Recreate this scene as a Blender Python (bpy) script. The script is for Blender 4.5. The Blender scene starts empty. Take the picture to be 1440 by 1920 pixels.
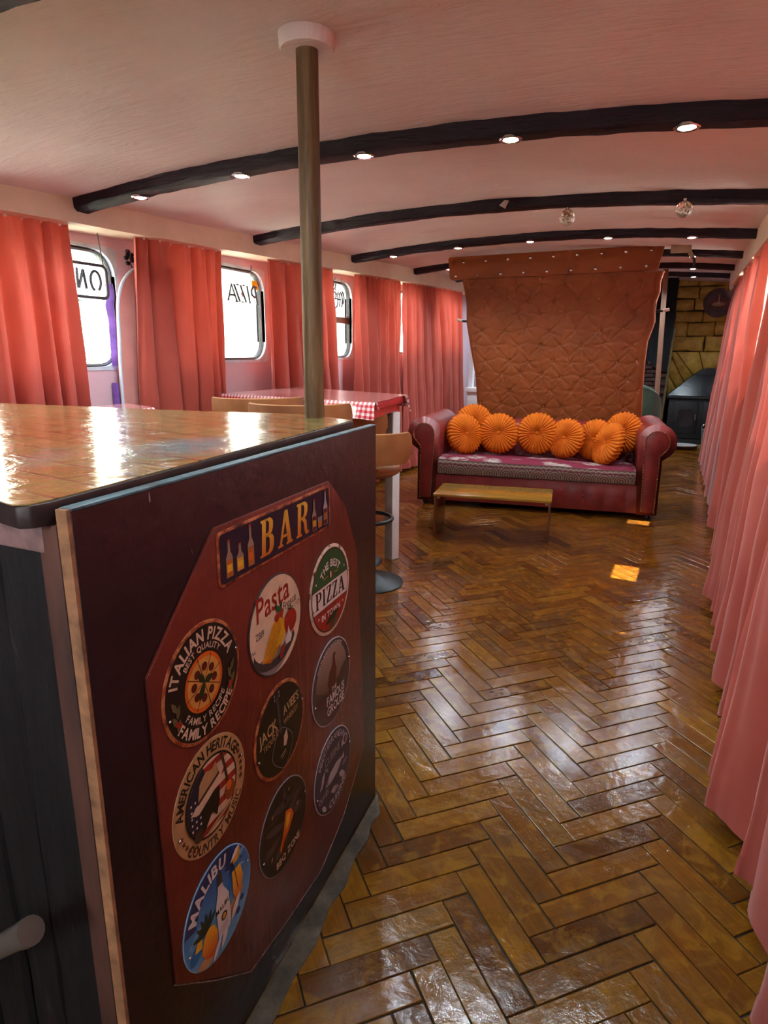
import bpy, bmesh, math, random
from mathutils import Vector, Matrix, noise as mnoise
random.seed(7)
PI = math.pi
scene = bpy.context.scene
C = scene.collection

# ------------------------------------------------------------------ camera
CAM_H = 1.32
FPX, PITCH, ROLL, YAW = 1200.0, 0.2430, 0.005, math.radians(25.0)
def cam_basis():
    cp, sp = math.cos(PITCH), math.sin(PITCH)
    f = Vector((0, cp, -sp)); u = Vector((0, sp, cp)); r = Vector((1, 0, 0))
    cr, sr = math.cos(ROLL), math.sin(ROLL)
    r, u = cr * r + sr * u, -sr * r + cr * u
    m = Matrix.Rotation(YAW, 3, 'Z')
    return m @ r, m @ u, m @ f
cr_, cu_, cf_ = cam_basis()
cam_d = bpy.data.cameras.new('camera')
cam_d.sensor_fit = 'VERTICAL'; cam_d.sensor_height = 36.0; cam_d.sensor_width = 27.0
cam_d.lens = FPX / 1920.0 * 36.0
cam_d.clip_start = 0.02; cam_d.clip_end = 200
cam = bpy.data.objects.new('camera', cam_d); C.objects.link(cam)
mw = Matrix((cr_, cu_, -cf_)).transposed().to_4x4(); mw.translation = (0, 0, CAM_H)
cam.matrix_world = mw
scene.camera = cam

# ------------------------------------------------------------------ light
scene.view_settings.view_transform = 'Standard'
scene.view_settings.look = 'None'
scene.view_settings.gamma = 1.0
scene.view_settings.use_curve_mapping = False
scene.view_settings.exposure = 0.50
world = bpy.data.worlds.new('World'); scene.world = world
world.use_nodes = True
wn = world.node_tree.nodes; wl = world.node_tree.links
bg = wn['Background']
bg.inputs['Color'].default_value = (0.86, 0.93, 1.0, 1)
bg.inputs['Strength'].default_value = 13.0

sun_d = bpy.data.lights.new('sun', 'SUN')
sun_d.energy = 65.0; sun_d.angle = math.radians(0.53); sun_d.color = (1.0, 0.94, 0.84)
sun = bpy.data.objects.new('sun', sun_d); C.objects.link(sun)
SUN_EL, SUN_AZ = math.radians(66.0), math.radians(4.0)      # comes in from the right side (+X)
sdir = Vector((-math.cos(SUN_EL) * math.cos(SUN_AZ), math.cos(SUN_EL) * math.sin(SUN_AZ), -math.sin(SUN_EL)))
sun.rotation_euler = sdir.to_track_quat('-Z', 'Y').to_euler()
sun.location = (6, 4, 12)

def portal(x, y0, y1, z0, z1, sign):
    d = bpy.data.lights.new('window_portal', 'AREA'); d.shape = 'RECTANGLE'
    d.size = z1 - z0; d.size_y = y1 - y0
    d.cycles.is_portal = True
    o = bpy.data.objects.new('window_portal', d); C.objects.link(o)
    o.location = (x, (y0 + y1) / 2, (z0 + z1) / 2)
    # area lights shine along local -Z; aim at +sign*X
    o.rotation_euler = (0, -PI / 2 if sign > 0 else PI / 2, 0)
try:
    cy = scene.cycles
    cy.use_denoising = True
    cy.max_bounces = 8; cy.diffuse_bounces = 5; cy.glossy_bounces = 4; cy.transmission_bounces = 6
    cy.transparent_max_bounces = 12
    cy.caustics_reflective = False; cy.caustics_refractive = False
    cy.sample_clamp_indirect = 6.0
    cy.use_adaptive_sampling = True; cy.adaptive_threshold = 0.06; cy.adaptive_min_samples = 16
except Exception:
    pass

# ------------------------------------------------------------------ materials
def lin(c):
    return tuple(((x / 255.0) / 12.92 if x / 255.0 <= 0.04045 else ((x / 255.0 + 0.055) / 1.055) ** 2.4) for x in c) + (1.0,)
class NT:
    def __init__(s, name):
        s.m = bpy.data.materials.new(name); s.m.use_nodes = True
        s.t = s.m.node_tree; s.n = s.t.nodes; s.l = s.t.links
        s.b = s.n['Principled BSDF']; s.out = s.n['Material Output']
    def add(s, typ, **kw):
        n = s.n.new(typ)
        for k, v in kw.items():
            setattr(n, k, v)
        return n
    def link(s, a, b): s.l.new(a, b)
    def coord(s, kind='Object', scale=(1, 1, 1), loc=(0, 0, 0), rot=(0, 0, 0)):
        tc = s.add('ShaderNodeTexCoord'); mp = s.add('ShaderNodeMapping')
        mp.inputs['Scale'].default_value = scale; mp.inputs['Location'].default_value = loc; mp.inputs['Rotation'].default_value = rot
        s.link(tc.outputs[kind], mp.inputs['Vector'])
        return mp.outputs['Vector']
    def noise(s, vec, scale=5, detail=4, rough=.55, dist=0):
        n = s.add('ShaderNodeTexNoise'); n.inputs['Scale'].default_value = scale
        n.inputs['Detail'].default_value = detail; n.inputs['Roughness'].default_value = rough
        n.inputs['Distortion'].default_value = dist
        s.link(vec, n.inputs['Vector']); return n.outputs['Fac']
    def ramp(s, fac, stops, interp='LINEAR'):
        r = s.add('ShaderNodeValToRGB'); cr = r.color_ramp; cr.interpolation = interp
        while len(cr.elements) < len(stops): cr.elements.new(0.5)
        for e, (p, c) in zip(cr.elements, stops):
            e.position = p; e.color = lin(c) if len(c) == 3 else c
        s.link(fac, r.inputs['Fac']); return r.outputs['Color']
    def mix(s, fac, a, b, blend='MIX'):
        m = s.add('ShaderNodeMix', data_type='RGBA', blend_type=blend)
        for i, v in ((0, fac),):
            if isinstance(v, (int, float)): m.inputs[0].default_value = v
            else: s.link(v, m.inputs[0])
        for i, v in ((6, a), (7, b)):
            if isinstance(v, (tuple, list)): m.inputs[i].default_value = v
            else: s.link(v, m.inputs[i])
        return m.outputs[2]
    def math(s, op, a, b=0.0, c=None):
        m = s.add('ShaderNodeMath', operation=op)
        for i, v in enumerate((a, b, c)):
            if v is None: continue
            if isinstance(v, (int, float)): m.inputs[i].default_value = v
            else: s.link(v, m.inputs[i])
        return m.outputs[0]
    def bump(s, h, strength=.3, dist=.01):
        b = s.add('ShaderNodeBump'); b.inputs['Strength'].default_value = strength; b.inputs['Distance'].default_value = dist
        s.link(h, b.inputs['Height']); s.link(b.outputs['Normal'], s.b.inputs['Normal']); return b
    def set(s, **kw):
        names = dict(color='Base Color', rough='Roughness', metal='Metallic', spec='Specular IOR Level', coat='Coat Weight', coatr='Coat Roughness', trans='Transmission Weight', sheen='Sheen Weight')
        for k, v in kw.items():
            i = s.b.inputs[names[k]]
            if isinstance(v, (int, float)): i.default_value = v
            elif isinstance(v, tuple): i.default_value = v
            else: s.link(v, i)
        return s
MATS = {}
def M(name, col, rough=.6, metal=0., var=.12, vscale=6, bump=0., bscale=40, bdist=.004, spec=.5, coat=0., sheen=0., kind='Object', stretch=(1, 1, 1)):
    """plain painted / dyed surface with a little procedural variation"""
    if name in MATS: return MATS[name]
    t = NT(name); v = t.coord(kind, stretch)
    if var > 0:
        n = t.noise(v, vscale, 5)
        d = tuple(max(0, int(x * (1 - var))) for x in col); u = tuple(min(255, int(x * (1 + var))) for x in col)
        t.set(color=t.ramp(n, [(.3, d), (.7, u)]))
    else:
        t.set(color=lin(col))
    t.set(rough=rough, metal=metal, spec=spec, coat=coat, sheen=sheen)
    if bump > 0: t.bump(t.noise(v, bscale, 4), bump, bdist)
    MATS[name] = t.m
    return t.m

# ------------------------------------------------------------------ mesh helpers
class MB:
    def __init__(s): s.v = []; s.f = []; s.uv = {}
    def add(s, vs, fs):
        o = len(s.v); s.v += [tuple(p) for p in vs]; s.f += [tuple(i + o for i in f) for f in fs]; return o
    def box(s, x0, x1, y0, y1, z0, z1):
        s.add([(x0, y0, z0), (x1, y0, z0), (x1, y1, z0), (x0, y1, z0), (x0, y0, z1), (x1, y0, z1), (x1, y1, z1), (x0, y1, z1)],
              [(0, 3, 2, 1), (4, 5, 6, 7), (0, 1, 5, 4), (1, 2, 6, 5), (2, 3, 7, 6), (3, 0, 4, 7)]); return s
    def cbox(s, c, d, rz=0, m=None):
        x, y, z = d[0] / 2, d[1] / 2, d[2] / 2
        R = (Matrix.Rotation(rz, 3, 'Z') if m is None else m)
        p = [Vector(c) + R @ Vector(q) for q in [(-x, -y, -z), (x, -y, -z), (x, y, -z), (-x, y, -z), (-x, -y, z), (x, -y, z), (x, y, z), (-x, y, z)]]
        s.add(p, [(0, 3, 2, 1), (4, 5, 6, 7), (0, 1, 5, 4), (1, 2, 6, 5), (2, 3, 7, 6), (3, 0, 4, 7)]); return s
    def prism(s, pts, h0, h1, fn):
        """polygon pts (a,b) extruded from h0 to h1; fn(a,b,h)->xyz"""
        n = len(pts)
        vs = [fn(a, b, h0) for a, b in pts] + [fn(a, b, h1) for a, b in pts]
        fs = [tuple(range(n))[::-1], tuple(range(n, 2 * n))] + [(i, (i + 1) % n, n + (i + 1) % n, n + i) for i in range(n)]
        s.add(vs, fs); return s
    def poly(s, pts, fn, h=0):
        s.add([fn(a, b, h) for a, b in pts], [tuple(range(len(pts)))]); return s
    def tube(s, path, r, k=8, cap=True, closed=False):
        P = [Vector(p) for p in path]; n = len(P)
        rr = r if isinstance(r, (list, tuple)) else [r] * n
        rings = []; prev = None
        for i in range(n):
            a = P[(i - 1) % n] if (i > 0 or closed) else P[i]; b = P[(i + 1) % n] if (i < n - 1 or closed) else P[i]
            t = (b - a)
            t = t.normalized() if t.length > 1e-9 else Vector((0, 0, 1))
            if prev is None:
                up = Vector((0, 0, 1)) if abs(t.z) < .9 else Vector((1, 0, 0))
                x = t.cross(up).normalized()
            else:
                x = (prev - t * prev.dot(t))
                x = x.normalized() if x.length > 1e-6 else t.orthogonal().normalized()
            prev = x; y = t.cross(x)
            rings.append([P[i] + (x * math.cos(2 * PI * j / k) + y * math.sin(2 * PI * j / k)) * rr[i] for j in range(k)])
        o = len(s.v)
        for q in rings: s.v += [tuple(p) for p in q]
        m = n if closed else n - 1
        for i in range(m):
            for j in range(k):
                i2 = (i + 1) % n
                s.f.append((o + i * k + j, o + i * k + (j + 1) % k, o + i2 * k + (j + 1) % k, o + i2 * k + j))
        if cap and not closed:
            s.f.append(tuple(o + j for j in range(k))[::-1]); s.f.append(tuple(o + (n - 1) * k + j for j in range(k)))
        return s
    def lathe(s, prof, c=(0, 0, 0), k=24, cap=True):
        o = len(s.v)
        for (r, z) in prof:
            for j in range(k):
                a = 2 * PI * j / k; s.v.append((c[0] + r * math.cos(a), c[1] + r * math.sin(a), c[2] + z))
        for i in range(len(prof) - 1):
            for j in range(k):
                s.f.append((o + i * k + j, o + i * k + (j + 1) % k, o + (i + 1) * k + (j + 1) % k, o + (i + 1) * k + j))
        if cap:
            s.f.append(tuple(o + j for j in range(k))[::-1]); s.f.append(tuple(o + (len(prof) - 1) * k + j for j in range(k)))
        return s
    def ball(s, c, r, k=12, n=8, sc=(1, 1, 1)):
        o = len(s.v)
        for i in range(1, n):
            for j in range(k):
                t = PI * i / n; a = 2 * PI * j / k
                s.v.append((c[0] + r * sc[0] * math.sin(t) * math.cos(a), c[1] + r * sc[1] * math.sin(t) * math.sin(a), c[2] + r * sc[2] * math.cos(t)))
        s.v.append((c[0], c[1], c[2] + r * sc[2])); s.v.append((c[0], c[1], c[2] - r * sc[2]))
        t = o + (n - 1) * k
        for i in range(n - 2):
            for j in range(k): s.f.append((o + i * k + j, o + (i + 1) * k + j, o + (i + 1) * k + (j + 1) % k, o + i * k + (j + 1) % k))
        for j in range(k):
            s.f.append((t, o + j, o + (j + 1) % k)); s.f.append((t + 1, o + (n - 2) * k + (j + 1) % k, o + (n - 2) * k + j))
        return s
    def grid(s, nu, nv, fn, uvfn=None, close_u=False):
        o = len(s.v)
        for i in range(nu + 1):
            for j in range(nv + 1):
                s.v.append(tuple(fn(i / nu, j / nv)))
                if uvfn: s.uv[len(s.v) - 1] = uvfn(i / nu, j / nv)
        w = nv + 1
        for i in range(nu):
            for j in range(nv): s.f.append((o + i * w + j, o + (i + 1) * w + j, o + (i + 1) * w + j + 1, o + i * w + j + 1))
        return s
def mesh_of(mb, name, bevel=0., smooth=40., bseg=2, inv=None):
    me = bpy.data.meshes.new(name)
    vs = mb.v if inv is None else [inv @ Vector(p) for p in mb.v]
    me.from_pydata([tuple(p) for p in vs], [], mb.f)
    if mb.uv:
        ul = me.uv_layers.new(name='UVMap')
        for lp in me.loops: ul.data[lp.index].uv = mb.uv.get(lp.vertex_index, (0, 0))
    if bevel > 0:
        bm = bmesh.new(); bm.from_mesh(me)
        es = [e for e in bm.edges if len(e.link_faces) == 2 and e.calc_face_angle(0) > .6]
        bmesh.ops.bevel(bm, geom=es, offset=bevel, segments=bseg, affect='EDGES', profile=.5, clamp_overlap=True)
        bm.to_mesh(me); bm.free()
    if smooth:
        me.polygons.foreach_set('use_smooth', [True] * len(me.polygons))
        try: me.set_sharp_from_angle(angle=math.radians(smooth))
        except Exception: pass
    me.update()
    return me
def obj(name, mb, mat, parent=None, bevel=0., smooth=40., world=True, recalc=False, bseg=2):
    """one mesh object; vertices given in world space (world=True) are moved into the parent's frame"""
    inv = None
    if parent is not None and world: inv = wm(parent).inverted()
    me = mesh_of(mb, name, bevel, smooth, bseg, inv) if isinstance(mb, MB) else mb
    if recalc:
        bm = bmesh.new(); bm.from_mesh(me); bmesh.ops.recalc_face_normals(bm, faces=bm.faces); bm.to_mesh(me); bm.free()
    if mat is not None and len(me.materials) == 0:
        for m_ in (mat if isinstance(mat, (list, tuple)) else [mat]): me.materials.append(m_)
    o = bpy.data.objects.new(name, me); C.objects.link(o)
    if parent is not None: o.parent = parent
    return o
def wm(o):
    m = Matrix.LocRotScale(o.location, o.rotation_euler, o.scale)
    return (wm(o.parent) @ m) if o.parent else m
def thing(name, label, cat, loc=(0, 0, 0), rotz=0, group=None):
    o = bpy.data.objects.new(name, None); C.objects.link(o); o.empty_display_size = .1
    o.location = loc; o.rotation_euler = (0, 0, rotz); o['label'] = label; o['category'] = cat
    if group: o['group'] = group
    return o
def tag(o, label, cat, group=None):
    o['label'] = label; o['category'] = cat
    if group: o['group'] = group
    return o
def struct(o, label=None, cat=None):
    o['kind'] = 'structure'
    if label: o['label'] = label
    if cat: o['category'] = cat
    return o
def children_of(o): return [c for c in C.objects if c.parent == o]
def dup(root, loc, rotz, label, group=None):
    r = root.copy(); C.objects.link(r); r.location = loc; r.rotation_euler = (0, 0, rotz); r['label'] = label
    if group: r['group'] = group
    for ch in children_of(root):
        c = ch.copy(); C.objects.link(c); c.parent = r
        for g in children_of(ch):
            d = g.copy(); C.objects.link(d); d.parent = c
    return r
def fbm(x, y, z=0., o=3):
    a = 0; s = 1; t = 0
    for i in range(o):
        a += mnoise.noise(Vector((x, y, z)) * (2 ** i)) * s; s *= .5
    return a

# ================================================================== SETTING
XL, XR = -2.98, 0.42            # inner faces of the side walls
YB, YF = -1.3, 11.0             # back (behind the camera) and far end
def zc(y): return 2.055 + .037 * (y - 2.42)          # underside of the beams at the crown
def zbeam(x, y): return zc(y) - .034 * (x + 1.22) ** 2
def zceil(x, y): return zbeam(x, y) + .055
def zcorn(y): return 1.92 + .030 * (y - 2.4)

# ---- ceiling plaster
t = NT('ceiling_plaster'); v = t.coord('Object')
n1 = t.noise(v, 1.6, 6, .6); n2 = t.noise(t.coord('Object', (1, 5, 1), rot=(0, 0, .5)), 3.2, 7, .65, 1.2); n3 = t.noise(v, 26, 5, .6)
t.set(color=t.ramp(n1, [(.3, (214, 196, 195)), (.55, (225, 209, 207)), (.75, (232, 218, 215))]), rough=.52, spec=.35)
h = t.math('ADD', t.math('MULTIPLY', n2, 1.0), t.math('MULTIPLY', n3, .18))
t.bump(h, .50, .020)
MAT_CEIL = t.m
mb = MB()
NX, NY = 60, 150
def cfn(u, w):
    x = -2.80 + u * 3.18; y = YB + w * (YF + .1 - YB)
    return (x, y, zceil(x, y) + .006 * fbm(x * 2.1, y * 2.1, 3) + .0035 * fbm(x * 9, y * 5, 1))
mb.grid(NX, NY, cfn)
nv = len(mb.v)
mb.grid(1, 1, lambda u, w: (-2.9 + u * 3.4, YB + w * (YF + .1 - YB), 2.75))
struct(obj('ceiling', mb, MAT_CEIL, smooth=180), 'arched pink-white rough plaster ceiling with trowel marks', 'ceiling')

# ---- floor base and herringbone blocks
MAT_SUB = M('floor_bitumen', (34, 26, 16), .7, var=.3, vscale=9)
floor = struct(obj('floor', MB().box(XL - .1, XR + .1, YB, YF + .2, -.06, -.0045), MAT_SUB), 'glossy varnished herringbone parquet floor', 'floor')
def parquet_mat(name, single):
    t = NT(name)
    if single:
        oi = t.add('ShaderNodeObjectInfo'); rnd = oi.outputs['Random']
    else:
        at = t.add('ShaderNodeAttribute'); at.attribute_name = 'rnd'; rnd = at.outputs['Fac']
    tc = t.add('ShaderNodeTexCoord'); uv = tc.outputs['UV']
    off = t.add('ShaderNodeVectorMath', operation='SCALE'); off.inputs[0].default_value = (37., 91., 53.); t.link(rnd, off.inputs['Scale'])
    ad = t.add('ShaderNodeVectorMath', operation='ADD'); t.link(uv, ad.inputs[0]); t.link(off.outputs[0], ad.inputs[1])
    mp = t.add('ShaderNodeMapping'); mp.inputs['Scale'].default_value = (5, 90, 1); t.link(ad.outputs[0], mp.inputs['Vector'])
    grain = t.noise(mp.outputs[0], 1.0, 7, .62, .6)
    geo = t.add('ShaderNodeNewGeometry'); pos = geo.outputs['Position']
    blotch = t.noise(ad.outputs[0], 13, 6, .62, .8)
    stain = t.noise(pos, 1.3, 5, .6, .4); dirt = t.noise(pos, 5.5, 7, .68, .9)
    base = t.ramp(rnd, [(.0, (100, 60, 18)), (.22, (134, 90, 26)), (.45, (144, 98, 30)), (.62, (118, 72, 22)), (.8, (154, 112, 34)), (.93, (100, 60, 20)), (1., (54, 36, 18))])
    g = t.mix(t.math('MULTIPLY', grain, .85), base, lin((46, 24, 8)), 'MIX')
    gold = t.ramp(blotch, [(.5, (0, 0, 0)), (.62, (255, 255, 255))])
    g2 = t.mix(t.math('MULTIPLY', gold, .28), g, lin((164, 124, 38)))
    dk = t.ramp(dirt, [(.46, (0, 0, 0)), (.64, (255, 255, 255))])
    g3 = t.mix(t.math('MULTIPLY', dk, .32), g2, lin((78, 58, 28)))
    # the boards turn redder towards the far end, greener towards the camera
    sep = t.add('ShaderNodeSeparateXYZ'); t.link(pos, sep.inputs[0])
    fr = t.math('MULTIPLY', t.math('SUBTRACT', t.math('ADD', sep.outputs['Y'], t.math('MULTIPLY', stain, 2.2)), 3.0), .55); 
    cl = t.add('ShaderNodeClamp'); t.link(fr, cl.inputs[0])
    g4 = t.mix(cl.outputs[0], t.mix(1.0, g3, (1.0, .98, .80, 1), 'MULTIPLY'), t.mix(1.0, g3, (1.08, .82, .70, 1), 'MULTIPLY'))
    st = t.ramp(stain, [(.52, (0, 0, 0)), (.7, (255, 255, 255))])
    g5 = t.mix(t.math('MULTIPLY', st, .45), g4, lin((70, 52, 28)))
    t.set(color=g5, spec=.30)
    rr = t.ramp(dirt, [(.35, (62, 62, 62)), (.7, (128, 128, 128))])
    t.set(rough=t.math('ADD', t.math('MULTIPLY', rr, .9), .07), coat=.30, coatr=.06)
    wav = t.noise(pos, 18, 4, .55, .3)
    hh = t.math('ADD', t.math('MULTIPLY', wav, 1.0), t.math('MULTIPLY', grain, .10))
    bb = t.bump(hh, .24, .012); b2 = t.add('ShaderNodeBump'); b2.inputs['Strength'].default_value = .09; b2.inputs['Distance'].default_value = .012
    t.link(t.noise(pos, 34, 5, .6, .6), b2.inputs['Height']); t.link(b2.outputs['Normal'], t.b.inputs['Coat Normal'])
    return t.m
MAT_PARQ1 = parquet_mat('parquet_oak_block', True)
MAT_PARQN = parquet_mat('parquet_oak_rows', False)
BW, BL = .07276, .30835
NB = BL / BW
A_ = Vector((.70522, .70899)); B_ = Vector((.70899, -.70522)); O_ = Vector((.0150, 1.8720))
GAP = .0038
def block_mb():
    l, w = (BL - GAP) / 2, (BW - GAP) / 2; c = .0013
    m_ = MB()
    m_.add([(-l, -w, -.012), (l, -w, -.012), (l, w, -.012), (-l, w, -.012), (-l, -w, -c), (l, -w, -c), (l, w, -c), (-l, w, -c),
            (-l + c, -w + c, 0), (l - c, -w + c, 0), (l - c, w - c, 0), (-l + c, w - c, 0)],
           [(0, 1, 5, 4), (1, 2, 6, 5), (2, 3, 7, 6), (3, 0, 4, 7), (4, 5, 9, 8), (5, 6, 10, 9), (6, 7, 11, 10), (7, 4, 8, 11), (8, 9, 10, 11)])
    for i, p in enumerate(m_.v): m_.uv[i] = (p[0], p[1])
    return m_
blk = block_mb(); blk_me = mesh_of(blk, 'parquet_block', smooth=0); blk_me.materials.append(MAT_PARQ1)
pl = []
for k in range(-170, 90):
    for j in range(-14, 15):
        # column j of slanting blocks, block k in it (u along A_, v along B_), and its partner at right angles
        u = -k - j * NB - NB / 2; vv = k - j * NB + .5
        c = O_ + A_ * (u * BW) + B_ * (vv * BW); pl.append((c, 0))
        u2 = -k - j * NB - NB - .5; v2 = k + 1 - j * NB - NB / 2
        c = O_ + A_ * (u2 * BW) + B_ * (v2 * BW); pl.append((c, 1))
pl = [(c, o) for c, o in pl if XL - .05 < c.x < XR + .02 and YB + .1 < c.y < YF - .12]
def seen(c):
    d = Vector((c.x, c.y, -CAM_H)); z = d.dot(cf_)
    if z < .3: return None
    px = 720 + FPX * d.dot(cr_) / z; py = 960 - FPX * d.dot(cu_) / z
    if px < 400 or px > 1420 or py > 1990: return None
    if c.y < 1.56 and c.x < -.70: return None
    if c.x > .28: return None
    if c.y > 1.56 and px < 690: return None
    return d.length
cand = sorted([(seen(c), i) for i, (c, o) in enumerate(pl) if seen(c)])
near = set(i for _, i in cand[:300])
angA = math.atan2(A_.y, A_.x); angB = math.atan2(B_.y, B_.x)
rest = MB(); rnds = []
rb = random.Random(11)
for i, (c, o) in enumerate(pl):
    a = (angA if o == 0 else angB) + rb.gauss(0, .0028); dz = rb.uniform(-.0009, .0006); tx, ty = rb.gauss(0, .0022), rb.gauss(0, .0035)
    cx, cyy = c.x + rb.gauss(0, .0007), c.y + rb.gauss(0, .0007)
    if i in near:
        b = bpy.data.objects.new('parquet_block', blk_me); C.objects.link(b); b.parent = floor
        b.location = (cx, cyy, dz); b.rotation_euler = (tx, ty, a)
    else:
        ca, sa = math.cos(a), math.sin(a); o0 = len(rest.v); r0 = rb.random(); ox, oy = rb.uniform(0, 9), rb.uniform(0, 9)
        for p in blk.v:
            rest.uv[len(rest.v)] = (p[0] + ox, p[1] + oy)
            rest.v.append((cx + p[0] * ca - p[1] * sa, cyy + p[0] * sa + p[1] * ca, p[2] + dz - p[0] * ty + p[1] * tx))
        for f in blk.f: rest.f.append(tuple(q + o0 for q in f)); rnds.append(r0)
ro = obj('parquet_rows', rest, MAT_PARQN, floor, smooth=0); ro['kind'] = 'stuff'
at = ro.data.attributes.new('rnd', 'FLOAT', 'FACE'); at.data.foreach_set('value', rnds)

m_ = MB(); rg_ = random.Random(2)
e1 = [(.012, .02), (-.05, .075), (-.10, .06), (-.16, .085), (-.24, .07), (-.33, .095), (-.40, .075), (-.50, .10), (-.60, .085), (-.75, .10), (-.95, .09)]
pq = lambda u, h: (-.736 - .083 * u + .9966 * h, 1.511 + .9966 * u + .083 * h)
pts = [pq(u, h * .55) for u, h in e1] + [pq(-.95, .002), (pq(.03, .002))]
m_.prism(pts, -.003, .0022, lambda a, b, h: (a, b, h))
t = NT('grey_filler_screed'); v = t.coord('Object'); nn = t.noise(v, 14, 7, .65)
t.set(color=t.ramp(nn, [(.35, (40, 30, 18)), (.5, (70, 58, 40)), (.62, (86, 76, 60)), (.75, (110, 104, 94))]), rough=.5); t.bump(nn, .4, .006)
struct(obj('trim_4', m_, t.m, recalc=True), 'rough grey filler strip on the floor along the bar foot', 'trim')
# ---- side walls with window openings
t = NT('wall_pink_paint'); v = t.coord('Object'); nn = t.noise(v, 2.5, 6, .6)
t.set(color=t.ramp(nn, [(.3, (218, 186, 198)), (.6, (226, 198, 210)), (.8, (230, 208, 222))]), rough=.42); t.bump(t.noise(v, 14, 6), .25, .01)
MAT_WALL = t.m
t = NT('cream_paint'); v = t.coord('Object'); nn = t.noise(v, 4, 6, .6)
t.set(color=t.ramp(nn, [(.3, (218, 188, 164)), (.7, (232, 206, 184))]), rough=.5); t.bump(t.noise(v, 30, 5), .25, .006)
MAT_CREAM = t.m
MAT_REVEAL = M('window_reveal_paint', (206, 224, 236), .4, var=.08, vscale=8, bump=.3, bscale=18)
MAT_SEAL = M('rubber_seal', (26, 27, 30), .45, var=.15)
MAT_SEALG = M('grey_filler_strip', (150, 152, 156), .35, var=.1)
t = NT('window_glass'); 
tr = t.add('ShaderNodeBsdfTransparent'); gl = t.add('ShaderNodeBsdfGlossy'); gl.inputs['Roughness'].default_value = .02
mx = t.add('ShaderNodeMixShader'); fr = t.add('ShaderNodeFresnel'); fr.inputs['IOR'].default_value = 1.45
t.link(t.math('MULTIPLY', fr.outputs[0], .6), mx.inputs[0]); t.link(tr.outputs[0], mx.inputs[1]); t.link(gl.outputs[0], mx.inputs[2]); t.link(mx.outputs[0], t.out.inputs['Surface'])
tr.inputs['Color'].default_value = (.93, .97, .95, 1)
MAT_GLASS = t.m
def wall_with_windows(name, x0, x1, wins, mat, label):
    """wall slab x0..x1 with rectangular holes wins=[(y0,y1,z0,z1)]"""
    m_ = MB(); ys = YB; top = 2.6
    for (a, b, z0, z1) in wins:
        m_.box(x0, x1, ys, a, -.06, top); m_.box(x0, x1, a, b, -.06, z0); m_.box(x0, x1, a, b, z1, top); ys = b
    m_.box(x0, x1, ys, YF + .2, -.06, top)
    return struct(obj(name, m_, mat), label, 'wall')
def rrect(y0, y1, z0, z1, r, n=7):
    pts = []
    for cy_, cz_, a0 in ((y1 - r, z1 - r, 0), (y0 + r, z1 - r, PI / 2), (y0 + r, z0 + r, PI), (y1 - r, z0 + r, 1.5 * PI)):
        for i in range(n + 1):
            a = a0 + PI / 2 * i / n; pts.append((cy_ + r * math.cos(a), cz_ + r * math.sin(a)))
    return pts
def ring(m_, outer, inner, xa, xb):
    n = len(outer); o = len(m_.v)
    for x in (xa, xb):
        m_.v += [(x, p[0], p[1]) for p in outer] + [(x, p[0], p[1]) for p in inner]
    for i in range(n):
        j = (i + 1) % n
        a, b, c, d = o + i, o + j, o + n + j, o + n + i
        m_.f += [(a, b, c, d), (a + 2 * n, d + 2 * n, c + 2 * n, b + 2 * n), (a, a + 2 * n, b + 2 * n, b), (d, c, c + 2 * n, d + 2 * n)]
def window(num, y0, y1, z0, z1, side, label, bar=None):
    s = -1 if side == 'L' else 1
    xin = XL if side == 'L' else XR
    w = thing('window_%d' % num, label, 'window', (xin, (y0 + y1) / 2, z0)); w['kind'] = 'structure'
    r = .13
    m_ = MB(); inn = rrect(y0, y1, z0, z1, r)
    # outer contour on the rectangle edge, matched point by point
    out = []
    cy_, cz_ = (y0 + y1) / 2, (z0 + z1) / 2; hy, hz = (y1 - y0) / 2 + .02, (z1 - z0) / 2 + .02
    for p in inn:
        dy, dz = p[0] - cy_, p[1] - cz_; k = min(hy / max(abs(dy), 1e-6), hz / max(abs(dz), 1e-6)); out.append((cy_ + dy * k, cz_ + dz * k))
    ring(m_, out, inn, xin - s * .004, xin + s * .075)
    obj('window_frame', m_, MAT_REVEAL, w, smooth=30)
    m_ = MB(); g = .016
    ring(m_, inn, rrect(y0 + g, y1 - g, z0 + g, z1 - g, r - g), xin + s * .025, xin + s * .05)
    obj('rubber_seal', m_, MAT_SEAL, w, smooth=0)
    m_ = MB()
    ring(m_, rrect(y0 + g * .4, y1 - g * .4, z0 + g * .4, z1 - g * .4, r - g * .4), rrect(y0 + g * .8, y1 - g * .8, z0 + g * .8, z1 - g * .8, r - g * .8), xin + s * .021, xin + s * .03)
    obj('filler_strip', m_, MAT_SEALG, w, smooth=0)
    m_ = MB(); m_.prism(rrect(y0 + .005, y1 - .005, z0 + .005, z1 - .005, r - .005), xin + s * .036, xin + s * .041, lambda a, b, h: (h, a, b))
    obj('pane', m_, MAT_GLASS, w, smooth=0)
    if bar:
        obj('glazing_bar', MB().box(min(xin + s * .018, xin + s * .055), max(xin + s * .018, xin + s * .055), y0 + .01, y1 - .01, bar, bar + .055), M('aluminium_bar', (120, 116, 108), .35, .6, var=.1), w, bevel=.003)
    portal(xin + s * .11, y0 + .02, y1 - .02, z0 + .02, z1 - .02, -s)
    return w
WL = [(1.50, 2.80, 1.24, 1.86), (3.05, 4.22, 1.27, 1.90), (4.48, 5.64, 1.28, 1.95), (5.95, 7.10, 1.32, 1.99), (7.5, 8.6, 1.36, 2.03)]
WR = [(.85, 1.95, 1.26, 1.84), (2.25, 3.35, 1.28, 1.86), (3.68, 4.78, 1.30, 1.86), (5.10, 6.20, 1.32, 1.92), (6.6, 7.7, 1.36, 1.96)]
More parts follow.
